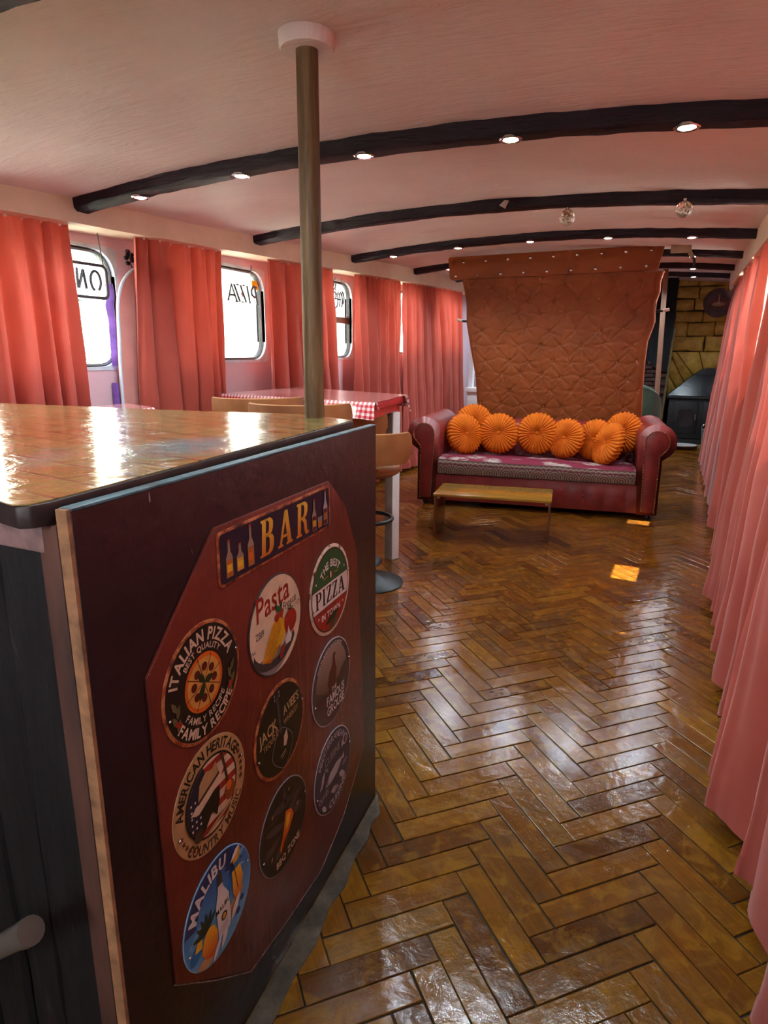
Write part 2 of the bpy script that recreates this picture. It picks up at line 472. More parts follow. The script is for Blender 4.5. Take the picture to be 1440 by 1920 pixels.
wall_with_windows('wall_left', XL - .10, XL, WL, MAT_WALL, 'pink painted hull side wall with rounded windows behind the bar tables')
wall_with_windows('wall_right', XR, XR + .10, WR, MAT_WALL, 'pink painted hull side wall hidden behind the right-hand curtains')
wl_names = ['nearest left-hand window with the framed light sign', 'left-hand window with the mirrored lettering sign and yellow sticker', 'left-hand window with a horizontal bar and a cup-shaped sign', 'left-hand window covered by curtains beside the sofa', 'farthest left-hand window behind the tufted panel']
for i, w in enumerate(WL): window(i + 1, *w, 'L', wl_names[i], bar=1.59 if i == 2 else None)
wr_names = ['right-hand window nearest the camera behind the coral curtain', 'second right-hand window behind the coral curtain', 'right-hand window with a sunlit gap between curtains', 'right-hand window beside the sofa behind curtains', 'farthest right-hand window behind the last curtain']
for i, w in enumerate(WR): window(i + 6, *w, 'R', wr_names[i])

# cornice boxes (trim) along both sides
def cornice(name, xf, xb, y0, y1, zb, label, mat):
    m_ = MB(); n = 60
    def f(u, w):
        y = y0 + u * (y1 - y0); pts = [(xb, zb(y)), (xf, zb(y)), (xf, zceil(xf, y) + .02), (xb, zceil(xf, y) + .02)]
        return pts, y
    for i in range(n + 1):
        pts, y = f(i / n, 0)
        for k_, p in enumerate(pts):
            e = .004 * fbm(y * 3.1, k_ * 1.7, 5) if k_ in (1, 2) else 0
            m_.v.append((p[0] + e, y, p[1] + e))
    for i in range(n):
        for k_ in range(4):
            a = i * 4 + k_; b = i * 4 + (k_ + 1) % 4; m_.f.append((a, b, b + 4, a + 4))
    m_.f.append((0, 1, 2, 3)); e = n * 4; m_.f.append((e + 3, e + 2, e + 1, e))
    return struct(obj(name, m_, mat, recalc=True, smooth=30), label, 'trim')
cornice('trim_1', -2.75, XL - .02, YB, YF, zcorn, 'cream painted cornice box above the left-hand curtains', MAT_CREAM)
cornice('trim_2', .305, XR + .02, YB, 8.9, lambda y: zcorn(y) - .035, 'cream painted cornice box above the right-hand curtains', MAT_CREAM)
# back end behind the camera: wall with an unseen opening added to let in daylight
m_ = MB(); m_.box(XL - .1, -1.0, YB - .08, YB, -.06, 2.6); m_.box(-.2, XR + .1, YB - .08, YB, -.06, 2.6); m_.box(-1.0, -.2, YB - .08, YB, 1.80, 2.6); m_.box(-1.0, -.2, YB - .08, YB, -.06, 1.25)
struct(obj('wall_back', m_, MAT_WALL), 'pink end wall behind the bar with an added unseen daylight opening', 'wall')
d_ = bpy.data.lights.new('window_portal', 'AREA'); d_.shape = 'RECTANGLE'; d_.size = .78; d_.size_y = .53; d_.cycles.is_portal = True
o_ = bpy.data.objects.new('window_portal', d_); C.objects.link(o_); o_.location = (-.6, YB - .1, 1.525); o_.rotation_euler = (PI / 2, 0, 0)  # portal for the added end-wall opening

# ---- ceiling beams
t = NT('beam_dark_plum'); v = t.coord('Object'); nn = t.noise(t.coord('Object', (1.2, 9, 9)), 5, 7, .65)
t.set(color=t.ramp(nn, [(.35, (20, 10, 17)), (.6, (38, 17, 32)), (.8, (72, 36, 62))]), rough=.55, spec=.3); t.bump(t.noise(t.coord('Object', (2, 12, 12)), 9, 6, .7), .6, .012)
MAT_BEAM = t.m
BY = [1.02, 2.42, 3.85, 5.25, 6.65, 8.0, 9.3]
BNAMES = ['dark plum ceiling beam closest to the camera, at the top corner', 'dark plum ceiling beam with downlights crossing behind the wooden pole top', 'dark plum ceiling beam with glass ball ornaments', 'dark plum ceiling beam with downlights just before the tufted panel', 'dark plum ceiling beam right behind the tufted panel', 'dark plum ceiling beam second behind the tufted panel', 'dark plum ceiling beam nearest the stone fireplace wall']
for bi, y in enumerate(BY):
    m_ = MB(); n = 90; hw = .048 if bi < 3 else .045
    prof = [(-hw - .006, .07), (-hw, .012), (-hw * .7, 0), (hw * .7, 0), (hw, .012), (hw + .006, .07)]
    for i in range(n + 1):
        x = -2.77 + i / n * 3.09
        for k_, (py, pz) in enumerate(prof):
            e1 = .006 * fbm(x * 4, k_ * 2.2, bi * 3.3) ; e2 = .005 * fbm(x * 7, k_ * 1.2 + 9, bi * 3.3)
            m_.v.append((x, y + py + e1, zbeam(x, y) + pz + (e2 if k_ not in (0, 5) else 0)))
    k6 = len(prof)
    for i in range(n):
        for k_ in range(k6 - 1):
            a = i * k6 + k_; m_.f.append((a, a + k6, a + k6 + 1, a + 1))
        m_.f.append((i * k6 + k6 - 1, (i + 1) * k6 + k6 - 1, (i + 1) * k6, i * k6))
    m_.f.append(tuple(range(k6))); m_.f.append(tuple(n * k6 + q for q in range(k6))[::-1])
    tag(obj('ceiling_beam', m_, MAT_BEAM, recalc=True, smooth=50), BNAMES[bi], 'beam', 'dark beams across the ceiling')

# ---- downlights
t = NT('led_glow'); em = t.add('ShaderNodeEmission'); em.inputs['Color'].default_value = (.82, .95, 1, 1); em.inputs['Strength'].default_value = 30; t.link(em.outputs[0], t.out.inputs['Surface']); MAT_LED = t.m
MAT_CHROME = M('chrome', (205, 208, 212), .12, 1., var=.03)
LX = [-2.37, -1.80, -1.22, -.65, -.09]
ordn = ['first', 'middle-left', 'centre', 'middle-right', 'last']
LN = ['leftmost', 'second from left', 'middle', 'fourth from left', 'rightmost']
LED_W = 17.0
BN2 = {0: 'the beam closest to the camera', 1: 'the beam crossing behind the wooden pole top', 3: 'the beam just before the tufted panel', 4: 'the beam right behind the tufted panel', 5: 'the second beam behind the tufted panel', 6: 'the beam nearest the fireplace'}
def downlight(x, y, label, power):
    z = zbeam(x, y)
    L = thing('downlight', label, 'ceiling light', (x, y, z), 0, 'round LED downlights set in the beams')
    m_ = MB(); m_.lathe([(.026, .004), (.040, .004), (.041, -.002), (.036, -.006), (.027, -.004)], (x, y, z), 24, cap=False)
    obj('rim', m_, MAT_CHROME, L, recalc=True)
    m_ = MB(); m_.lathe([(.001, -.007), (.016, -.0065), (.027, -.003), (.027, .004)], (x, y, z), 24)
    obj('lens', m_, MAT_LED, L, recalc=True)
    ld = bpy.data.lights.new('downlight_lamp', 'SPOT'); ld.energy = power; ld.spot_size = math.radians(152); ld.spot_blend = .6; ld.shadow_soft_size = .03; ld.color = (.80, .93, 1.0)
    lo = bpy.data.objects.new('downlight_lamp', ld); C.objects.link(lo); lo.parent = L; lo.location = (0, 0, -.02)
for bi in (0, 1, 3, 4, 5, 6):
    for i, x in enumerate(LX): downlight(x, BY[bi], '%s LED downlight on %s' % (LN[i], BN2[bi]), LED_W * (.42 if bi == 0 else 1))

# ---- far end: dark wall and faux-stone fireplace wall with separate stones
MAT_DARKW = M('far_wall_dark', (46, 34, 32), .8, var=.25, vscale=7)
struct(obj('wall_far', MB().box(XL - .1, -.30, YF, YF + .12, -.06, 2.7).box(-.32, XR + .25, YF + .02, YF + .14, -.06, 2.7), MAT_DARKW), 'dark end wall with the yellow stone fireplace front', 'wall')
wall_far = bpy.data.objects['wall_far']
def stone_mat(name, c1, c2, c3):
    t = NT(name); v = t.coord('Object'); oi = t.add('ShaderNodeObjectInfo')
    nn = t.noise(v, 9, 6, .62)
    base = t.ramp(nn, [(.3, c1), (.55, c2), (.75, c3)])
    dark = t.mix(t.math('MULTIPLY', oi.outputs['Random'], .35), base, lin(c1))
    t.set(color=dark, rough=.55); t.bump(t.noise(v, 28, 6), .5, .012)
    return t.m
MAT_STONE = stone_mat('faux_stone_yellow', (164, 126, 44), (206, 168, 70), (226, 194, 104))
def rough_block(m_, pts, depth, y, rnd, inset=.006):
    """stone with outline pts (x,z) standing proud of plane y towards -Y"""
    cx = sum(p[0] for p in pts) / len(pts); cz = sum(p[1] for p in pts) / len(pts)
    n = len(pts); o = len(m_.v)
    rg = []
    for (k, d) in ((1.0, 0.), (1.0, depth * .55), (.9, depth)):
        for p in pts:
            dx, dz = p[0] - cx, p[1] - cz; L = math.hypot(dx, dz)
            s = (L - inset) / L * (1 if k == 1.0 else (1 - .022 / L))
            m_.v.append((cx + dx * s, y - d + rnd.uniform(-.003, .003), cz + dz * s))
    for q in range(2):
        for i in range(n):
            a = o + q * n + i; b = o + q * n + (i + 1) % n; m_.f.append((a, b, b + n, a + n))
    m_.f.append(tuple(o + 2 * n + i for i in range(n)))
rs = random.Random(5)
z = 2.50; row = 0
ARCX, ARCZ, ARCR = .26, .62, .60        # fire opening arch
rows_h = [.20, .17, .17, .17, .20, .22, .20, .17, .18, .18, .18, .18]
for hgt in rows_h:
    z0 = z - hgt
    x = -.30 - (0 if row % 2 else .12)
    while x < XR + .2:
        w = rs.uniform(.30, .46); xa, xb = max(x, -.30), min(x + w, XR + .22)
        if xb - xa > .06 and z0 > 1.30:
            j = lambda: rs.uniform(-.012, .012)
            m_ = MB(); rough_block(m_, [(xa, z0 + j()), ((xa + xb) / 2, z0 + j()), (xb, z0 + j()), (xb + j(), (z0 + z) / 2), (xb, z + j()), ((xa + xb) / 2, z + j()), (xa, z + j()), (xa + j(), (z0 + z) / 2)], .035, YF, rs)
            obj('stone', m_, MAT_STONE, wall_far, recalc=True, smooth=60)
        x += w
    z = z0; row += 1
# arch stones fanning over the opening
na = 9
for i in range(na):
    a0 = PI * (.02 + .96 * i / na); a1 = PI * (.02 + .96 * (i + 1) / na)
    pts = []
    def lim(a, r):
        xx = ARCX + r * 1.0 * math.cos(a); zz = ARCZ + r * math.sin(a)
        return (min(max(xx, -.30), XR + .22), min(zz, 1.368))
    pts = [lim(a0, .44), lim(a1, .44), lim(a1, 1.02), lim((a0 + a1) / 2, 1.02), lim(a0, 1.02)]
    m_ = MB(); rough_block(m_, pts, .04, YF, rs)
    obj('arch_stone', m_, MAT_STONE, wall_far, recalc=True, smooth=60)
# dark opening back plate behind the stove hood belongs to the wall
# ---- outside world seen through the left-hand windows
t = NT('outside_brick'); v = t.coord('Object', (1, 1, 1), rot=(PI / 2, 0, PI / 2))
br = t.add('ShaderNodeTexBrick'); br.inputs['Scale'].default_value = 4.2; br.inputs['Mortar Size'].default_value = .015
br.inputs['Color1'].default_value = lin((196, 168, 140)); br.inputs['Color2'].default_value = lin((170, 138, 112)); br.inputs['Mortar'].default_value = lin((215, 208, 196)); br.inputs['Row Height'].default_value = .3; br.inputs['Brick Width'].default_value = .9
t.link(v, br.inputs['Vector']); t.set(color=br.outputs['Color'], rough=.85)
struct(obj('wall_outside', MB().box(-9.3, -9.0, -6, 26, -1.5, 4.5), t.m), 'sunlit brick quay wall outside the left-hand windows', 'wall')
struct(obj('ground_outside', MB().box(-40, 40, -30, 50, -1.7, -1.5), M('quay_ground', (222, 216, 202), .9, var=.2, vscale=1)), 'pale quay ground outside the boat', 'ground')
MAT_TANK = M('painted_green_steel', (110, 150, 140), .5, var=.12)
tank = thing('ribbed_tank', 'ribbed pale green steel tank outside the nearest left-hand window', 'tank', (-5.6, 4.42, -1.5))
m_ = MB(); pr = []
for i in range(60):
    zz = -1.5 + i * .055; pr += [(.30, zz), (.33, zz + .027)]
m_.lathe(pr, (-5.6, 4.42, 0), 28); obj('ribbed_shell', m_, MAT_TANK, tank, smooth=60)
obj('lid', MB().lathe([(.35, 1.80), (.35, 1.86), (.1, 1.92), (.01, 1.92)], (-5.6, 4.42, 0), 28), MAT_TANK, tank)
m_ = MB(); rl = random.Random(3)
for i in range(2600):
    c = (rl.gauss(-8.0, .25), rl.uniform(3.5, 9.5), rl.uniform(-1.4, 1.25 + .25 * math.sin(i)))
    a = rl.uniform(0, PI); s_ = rl.uniform(.05, .1); R = Matrix.Rotation(a, 3, 'Z') @ Matrix.Rotation(rl.uniform(-1, 1), 3, 'X')
    m_.add([Vector(c) + R @ Vector(p) for p in ((-s_, 0, 0), (0, -s_ * .5, 0), (s_, 0, 0), (0, s_ * .5, 0))], [(0, 1, 2, 3)])
hd = obj('hedge_leaves', m_, M('hedge_green', (104, 130, 60), .6, var=.35, vscale=20), smooth=0); hd['kind'] = 'stuff'; hd['label'] = 'leafy green hedge along the quay outside the windows'; hd['category'] = 'hedge'
rail = thing('guard_rail', 'pale teal rail along the boat side outside the windows', 'railing', (-3.9, 4, -1.5))
for zz in (.98, 1.10): obj('rail_bar', MB().tube([(-3.9, 0, zz), (-3.9, 9, zz)], .02, 8), M('teal_rail', (160, 200, 200), .4, var=.05), rail)
for yy in (.5, 2.0, 3.5, 5.0, 6.5, 8.0): obj('rail_post', MB().tube([(-3.9, yy, -1.5), (-3.9, yy, 1.12)], .022, 8), M('teal_rail', (160, 200, 200), .4, var=.05), rail)

# ================================================================== CURTAINS
t = NT('coral_curtain_fabric'); v = t.coord('Object'); nn = t.noise(v, 3, 4); wv = t.noise(t.coord('Object', (260, 260, 260)), 1, 2)
colr = t.ramp(nn, [(.3, (168, 74, 62)), (.7, (184, 88, 74))])
t.set(color=colr, rough=.85, spec=.15, sheen=.25); t.bump(wv, .12, .001)
trl = t.add('ShaderNodeBsdfTranslucent'); t.link(t.mix(1.0, colr, (1.0, .72, .66, 1), 'MULTIPLY'), trl.inputs['Color'])
mx = t.add('ShaderNodeMixShader'); mx.inputs[0].default_value = .13
t.link(t.b.outputs[0], mx.inputs[1]); t.link(trl.outputs[0], mx.inputs[2]); t.link(mx.outputs[0], t.out.inputs['Surface'])
MAT_CURT = t.m
def curtain(label, t0, t1, b0, b1, zt, zb, folds, amp, seed, group, nrm=None, sway=.0):
    """t0,t1: top ends (x,y); b0,b1: hem ends; zt/zb: (z at end 0, z at end 1)"""
    r = random.Random(seed); ph = [r.uniform(0, 6.28) for _ in range(8)]
    T0, T1, B0, B1 = Vector(t0), Vector(t1), Vector(b0), Vector(b1)
    d = (T1 - T0).normalized(); n = Vector((-d.y, d.x)) if nrm is None else Vector(nrm)
    nu = int(folds * 18); nv = 34
    def fn(s, w):
        p = (T0.lerp(T1, s)).lerp(B0.lerp(B1, s), w ** 1.15)
        q = s + .035 * math.sin(2 * PI * s * 1.3 + ph[0]) + .012 * math.sin(5 * w + ph[1] + 7 * s) + .02 * w * math.sin(9 * s + ph[2])
        a = 2 * PI * folds * q + ph[3]
        f = math.sin(a) + .28 * math.sin(2 * a + ph[4] + 1.4 * w) + .35 * math.sin(a * .5 + ph[5])
        if w < .16: # gathered heading: tighter pleats pinched towards the tape
            g = math.sin(a * 2 + ph[6]); kk = (1 - w / .16) ** 1.5; f = f * (1 - kk * .45) + g * kk * .45
        am = amp * (.55 + .45 * min(1, w * 1.6))
        off = f * am + .012 * fbm(s * 5, w * 3, seed)
        z = (zt[0] + (zt[1] - zt[0]) * s) * (1 - w) + (zb[0] + (zb[1] - zb[0]) * s) * w + .004 * math.sin(a + 1) * w
        lat = .25 * amp * math.cos(a) * min(1, .3 + w)
        return (p.x + n.x * off + d.x * lat, p.y + n.y * off + d.y * lat, z)
    m_ = MB(); m_.grid(nu, nv, fn)
    cu = thing('curtain', label, 'curtain', ((b0[0] + b1[0]) / 2, (b0[1] + b1[1]) / 2, min(zb)), 0, group)
    o = obj('drape', m_, MAT_CURT, cu, smooth=180)
    # turned hem band along the bottom edge
    hb = MB(); pts = [Vector(fn(i / nu, 1)) for i in range(nu + 1)]
    pts2 = [Vector(fn(i / nu, .965)) for i in range(nu + 1)]
    nn_ = Vector((n.x, n.y, 0))
    for sgn in (1, -1):
        o0 = len(hb.v)
        for p, p2 in zip(pts, pts2): hb.v += [tuple(p + nn_ * .0018 * sgn), tuple(p2 + nn_ * .0018 * sgn)]
        for i in range(nu): hb.f.append((o0 + 2 * i, o0 + 2 * i + 2, o0 + 2 * i + 3, o0 + 2 * i + 1))
    obj('hem', hb, MAT_CURT, cu, smooth=180)
    hd_ = MB(); 
    for i in range(max(3, int(folds * 1.3))):
        s_ = (i + .5) / max(3, int(folds * 1.3)); p = Vector(fn(s_, 0)); hd_.box(p.x - .008, p.x + .008, p.y - .006, p.y + .006, p.z - .02, p.z + .025)
    hk = obj('heading_hooks', hd_, M('curtain_hook_white', (225, 215, 205), .4, var=.05), cu); hk['kind'] = 'stuff'
    return cu
GL = 'coral curtains along the left-hand windows'; GR = 'coral curtains along the right-hand wall'
CX = -2.84
def zt2(a, b, off=.0): return (zcorn(a) + .012 + off, zcorn(b) + .012 + off)
curtain('coral curtain at the far left, right behind the bar top', (CX, 1.93), (CX, 2.40), (CX + .03, 1.93), (CX, 2.42), zt2(1.9, 2.4), (.10, .10), 4.2, .040, 1, GL)
curtain('coral curtain left of the window with mirrored lettering', (CX, 2.82), (CX, 3.56), (CX + .02, 2.74), (CX, 3.53), zt2(2.8, 3.55), (.09, .09), 5.2, .045, 2, GL)
curtain('coral curtain partly hidden by the wooden pole, beside the gingham table', (CX, 4.06), (CX, 5.03), (CX + .02, 4.05), (CX, 5.16), zt2(4.05, 5.0), (.09, .09), 6.2, .045, 3, GL)
curtain('coral curtain behind the right end of the gingham table', (CX, 5.42), (CX, 6.47), (CX + .02, 5.36), (CX, 6.55), zt2(5.4, 6.5), (.06, .05), 8.4, .050, 4, GL)
curtain('coral curtain ending beside the tufted panel', (CX, 6.53), (CX, 8.45), (CX + .02, 6.58), (CX, 8.72), zt2(6.5, 8.5), (.05, .05), 13.5, .050, 5, GL)
def rc(label, y0, y1, xt, xb0, xb1, zb, folds, amp, seed, yb0=None, yb1=None):
    zz = (zcorn(y0) - .025, zcorn(y1) - .025)
    curtain(label, (xt, y0), (xt, y1), (xb0, y0 if yb0 is None else yb0), (xb1, y1 if yb1 is None else yb1), zz, zb, folds, amp, seed, GR)
rc('coral curtain closest to the camera at the lower right corner', .55, 1.43, .335, .285, .285, (.03, .03), 2.6, .035, 21, .55, 1.50)
rc('coral curtain second from the camera on the right, ending low over the floor', 1.37, 2.105, .335, .27, .215, (.045, .045), 2.3, .045, 22, 1.56, 2.03)
rc('coral curtain third from the camera on the right', 2.12, 3.06, .335, .265, .255, (.05, .05), 2.6, .035, 23, 2.35, 3.10)
rc('coral curtain on the right beside the sunlit floor patch', 3.00, 3.90, .335, .27, .225, (.05, .05), 3.0, .035, 24, 3.20, 3.86)
rc('coral curtain on the right level with the coffee bench', 4.16, 5.30, .335, .30, .285, (.05, .05), 3.0, .035, 25, 4.2, 5.32)
rc('coral curtain on the right level with the sofa', 5.42, 6.60, .34, .29, .27, (.05, .05), 3.0, .035, 26, 5.5, 6.7)
rc('coral curtain farthest away on the right, before the fireplace', 6.9, 8.6, .36, .28, .24, (.05, .05), 5.0, .04, 27, 7.0, 8.7)

# ================================================================== BAR
# end panel plane: u runs away from the camera along the panel, h stands out of it
P0 = Vector((-.736, 1.511, 0)); PU = Vector((-.083, .9966, 0)); PN = Vector((.9966, .083, 0))
def pf(u, z, h): return P0 + PU * u + Vector((0, 0, z)) + PN * h
t = NT('plum_gloss_paint'); v = t.coord('Object'); nn = t.noise(v, 4, 6, .6); sc = t.noise(t.coord('Object', (60, 60, 8)), 1.2, 3, .7)
c1 = t.ramp(nn, [(.3, (26, 16, 18)), (.6, (40, 22, 24)), (.8, (52, 27, 28))])
t.set(color=t.mix(t.math('MULTIPLY', t.math('GREATER_THAN', sc, .735), .7), c1, lin((150, 140, 140))), rough=.34); t.bump(t.noise(v, 22, 6), .35, .007)
MAT_PLUM = t.m
t = NT('oxblood_paint'); v = t.coord('Object'); nn = t.noise(v, 5, 7, .62, .4); br = t.noise(t.coord('Object', (40, 40, 6)), 1, 5, .6)
t.set(color=t.ramp(nn, [(.28, (84, 30, 20)), (.55, (104, 39, 27)), (.78, (120, 48, 34))]), rough=.36); t.bump(t.math('ADD', br, t.math('MULTIPLY', nn, 1.5)), .45, .006)
MAT_OX = t.m
t = NT('dark_rough_planks'); v = t.coord('Object', (14, 14, 2.2)); nn = t.noise(v, 2.2, 8, .68, .6);  # near-black rough wood tone with random grey streaks
t.set(color=t.ramp(nn, [(.44, (8, 7, 8)), (.60, (20, 17, 18)), (.69, (50, 44, 45)), (.80, (104, 92, 92))]), rough=.7); t.bump(nn, .8, .012)
MAT_DARKPLANK = t.m
MAT_PLY = M('raw_plywood_edge', (140, 104, 72), .7, var=.25, vscale=30)
MAT_TEAL = M('teal_worn_edge', (62, 92, 100), .4, var=.35, vscale=24)
MAT_BROWN = M('brown_batten', (74, 48, 38), .7, var=.3, vscale=18, stretch=(1, 1, .3))
MAT_RAIL = M('mauve_rail_paint', (122, 96, 92), .75, var=.25, vscale=22)
bar = thing('bar_cabinet', 'dark plum painted bar counter body with an oxblood octagon end panel', 'bar counter', tuple(pf(-.5, 0, -.4)), 0)
def pprism(pts, h0, h1): return MB().prism(pts, h0, h1, lambda a, b, h: pf(a, b, h))
ZT = 1.138
obj('side_panel', pprism([(-1.000, .0), (.018, .0), (.018, ZT - .004), (-1.000, ZT - .004)], -.018, 0), MAT_PLUM, bar, bevel=.0015)
obj('panel_top_edge', pprism([(-1.000, ZT - .004), (.018, ZT - .004), (.018, ZT), (-1.000, ZT)], -.019, .001), MAT_TEAL, bar, bevel=.001)
obj('plywood_edge', pprism([(-1.006, .0), (-1.0, .0), (-1.0, ZT - .001), (-1.006, ZT - .001)], -.018, -.001), MAT_PLY, bar)
octp = [(-.290, 1.042), (-.726, 1.044), (-.906, .868), (-.902, .312), (-.800, .213), (-.690, .112), (-.520, .088), (-.370, .074), (-.236, .124), (-.086, .244), (-.108, .577), (-.134, .836), (-.200, .965)]
obj('decor_panel', pprism(octp, 0, .006), MAT_OX, bar, bevel=.001)
# worn pale edge line along the lower right of the octagon
wp = [(-.905, .314), (-.800, .207), (-.690, .106), (-.520, .082), (-.370, .068), (-.230, .119), (-.082, .242), (-.104, .50)]
m_ = MB(); m_.tube([tuple(pf(a, b, .003)) for a, b in wp], [.0012 + .0016 * abs(fbm(i * 1.7, 2, 1)) for i in range(len(wp))], 6)
obj('worn_edge', m_, M('flaked_white_edge', (140, 136, 134), .8, var=.35, vscale=60), bar)
# body behind panel and front planks facing the camera
cN = pf(-1.0, 0, 0)      # near corner at floor
obj('brown_batten', MB().prism([(0, 0), (-.040, .004), (-.040, .03), (0, .03)], 0, 1.115, lambda a, b, h: (cN.x - .022 + a, cN.y + b - .006, h)), MAT_BROWN, bar, bevel=.002)
xq = cN.x - .064; rp = random.Random(9)
for i in range(14):
    w = rp.uniform(.085, .13); m_ = MB(); nz = 24
    yb = cN.y + rp.uniform(.006, .018)
    pts = []
    for s_ in range(nz + 1):
        z_ = s_ / nz * 1.075
        for (dx, dy) in ((0, .012), (-.006, 0), (-w * .5, -.006), (-w + .008, 0), (-w + .002, .012)):
            pts.append((xq + dx + .004 * fbm(z_ * 3, i, dx * 9), yb + dy + .005 * fbm(z_ * 5, i * 3.1, dx * 30), z_))
    o0 = len(m_.v); m_.v += pts
    for s_ in range(nz):
        for q in range(4): a = s_ * 5 + q; m_.f.append((a, a + 1, a + 6, a + 5))
    m_.f.append(tuple(range(5))); m_.f.append(tuple(nz * 5 + q for q in range(5))[::-1])
    obj('plank', m_, MAT_DARKPLANK, bar, recalc=True, smooth=50)
    xq -= w
obj('top_rail', MB().box(-2.35, cN.x - .05, cN.y - .004, cN.y + .035, 1.075, 1.115), MAT_RAIL, bar, bevel=.004)
obj('carcass', MB().prism([(cN.x - .03, cN.y + .034), (pf(0, 0, 0).x - .035, pf(0, 0, 0).y - .0), (-2.35, 1.40), (-2.35, cN.y + .034)], .0, 1.108, lambda a, b, h: (a, b, h)), MAT_DARKPLANK, bar)
# continuous resin worktop
t = NT('resin_over_blocks'); v = t.coord('Object', rot=(0, 0, .15))
bk = t.add('ShaderNodeTexBrick'); bk.inputs['Scale'].default_value = 3.0; bk.inputs['Mortar Size'].default_value = .012; bk.inputs['Brick Width'].default_value = .8; bk.inputs['Row Height'].default_value = .22
bk.inputs['Color1'].default_value = lin((150, 110, 62)); bk.inputs['Color2'].default_value = lin((130, 120, 68)); bk.inputs['Mortar'].default_value = lin((48, 32, 20)); bk.inputs['Bias'].default_value = .0
t.link(v, bk.inputs['Vector'])
n1 = t.noise(v, 3.2, 5, .6, .6); n2 = t.noise(t.coord('Object', loc=(4, 2, 0)), 2.4, 3, .5, .5)
cA = t.mix(t.math('MULTIPLY', t.ramp(n1, [(.42, (0, 0, 0)), (.65, (255, 255, 255))]), .6), bk.outputs['Color'], lin((170, 152, 96)))
gw = t.add('ShaderNodeNewGeometry'); vd = t.add('ShaderNodeVectorMath', operation='DISTANCE'); t.link(gw.outputs['Position'], vd.inputs[0]); vd.inputs[1].default_value = (-.84, .93, 1.146)
pd = t.math('ADD', vd.outputs['Value'], t.math('MULTIPLY', t.math('SUBTRACT', n2, .5), .65))
cB = t.mix(t.math('MULTIPLY', t.ramp(pd, [(.04, (255, 255, 255)), (.19, (0, 0, 0))]), .75), cA, lin((70, 138, 150)))
t.set(color=cB, rough=.16, spec=.32, coat=.15, coatr=.05)
t.bump(t.math('ADD', t.noise(t.coord('Object'), 9, 5, .6, 1.0), t.math('MULTIPLY', bk.outputs['Fac'], .25)), .34, .014)
MAT_RESIN = t.m
top = thing('bar_worktop', 'glossy resin-coated wooden worktop on the dark bar', 'worktop', (-1.4, 1.0, 1.108))
tp = [(-.800, 1.521), (-.924, 1.572), (-1.015, 1.60), (-1.129, 1.591), (-1.316, 1.552), (-2.35, 1.452), (-2.35, .50), (-.78, .492), (-.72, .480), (-.698, .476), (-.684, .486), (-.680, .51)]
obj('slab', MB().prism(tp, 1.116, 1.1445, lambda a, b, h: (a, b, h)), M('worktop_dark_edge', (46, 34, 30), .5, var=.3, vscale=20), top, bevel=.003)
obj('resin_surface', MB().prism([(a + (.004 if a < -1.4 else -.004), b) for a, b in tp], 1.1446, 1.1462, lambda a, b, h: (a, b, h)), MAT_RESIN, top)
# round wooden support pole with plaster plate
t = NT('pole_wood'); v = t.coord('Object', (26, 26, 1.6)); nn = t.noise(v, 2.2, 7, .65, .5)
t.set(color=t.ramp(nn, [(.3, (66, 48, 30)), (.55, (104, 80, 52)), (.78, (132, 106, 72))]), rough=.5, spec=.3); t.bump(nn, .25, .004)
pole = thing('support_pole', 'round brown wooden pole from the bar top to the ceiling', 'pole', (-.936, 1.546, 1.146))
obj('shaft', MB().lathe([(.0275, 1.1463), (.0275, 2.045)], (-.936, 1.546, 0), 32), t.m, pole, smooth=60)
m_ = MB(); n_ = 36; zt_ = zceil(-.936, 1.546)
m_.lathe([(.064, 2.040), (.068, 2.046), (.070, zt_ + .01), (.05, zt_ + .012)], (-.936, 1.546, 0), n_)
obj('ceiling_plate', m_, MAT_CEIL, pole, smooth=50)
# grey pipe stub poking out below the bar front
pipe = thing('drain_pipe', 'short grey plastic pipe end in front of the dark bar planks', 'pipe', (-.76, .42, .53))
obj('pipe_body', MB().tube([(-.712, .425, .577), (-.80, .418, .508), (-.95, .41, .39)], .0165, 16), M('grey_pvc', (84, 80, 72), .5, var=.15), pipe)
obj('pipe_collar', MB().tube([(-.708, .4255, .580), (-.722, .424, .569)], .0185, 16), M('grey_pvc', (108, 102, 92), .5, var=.15), pipe)

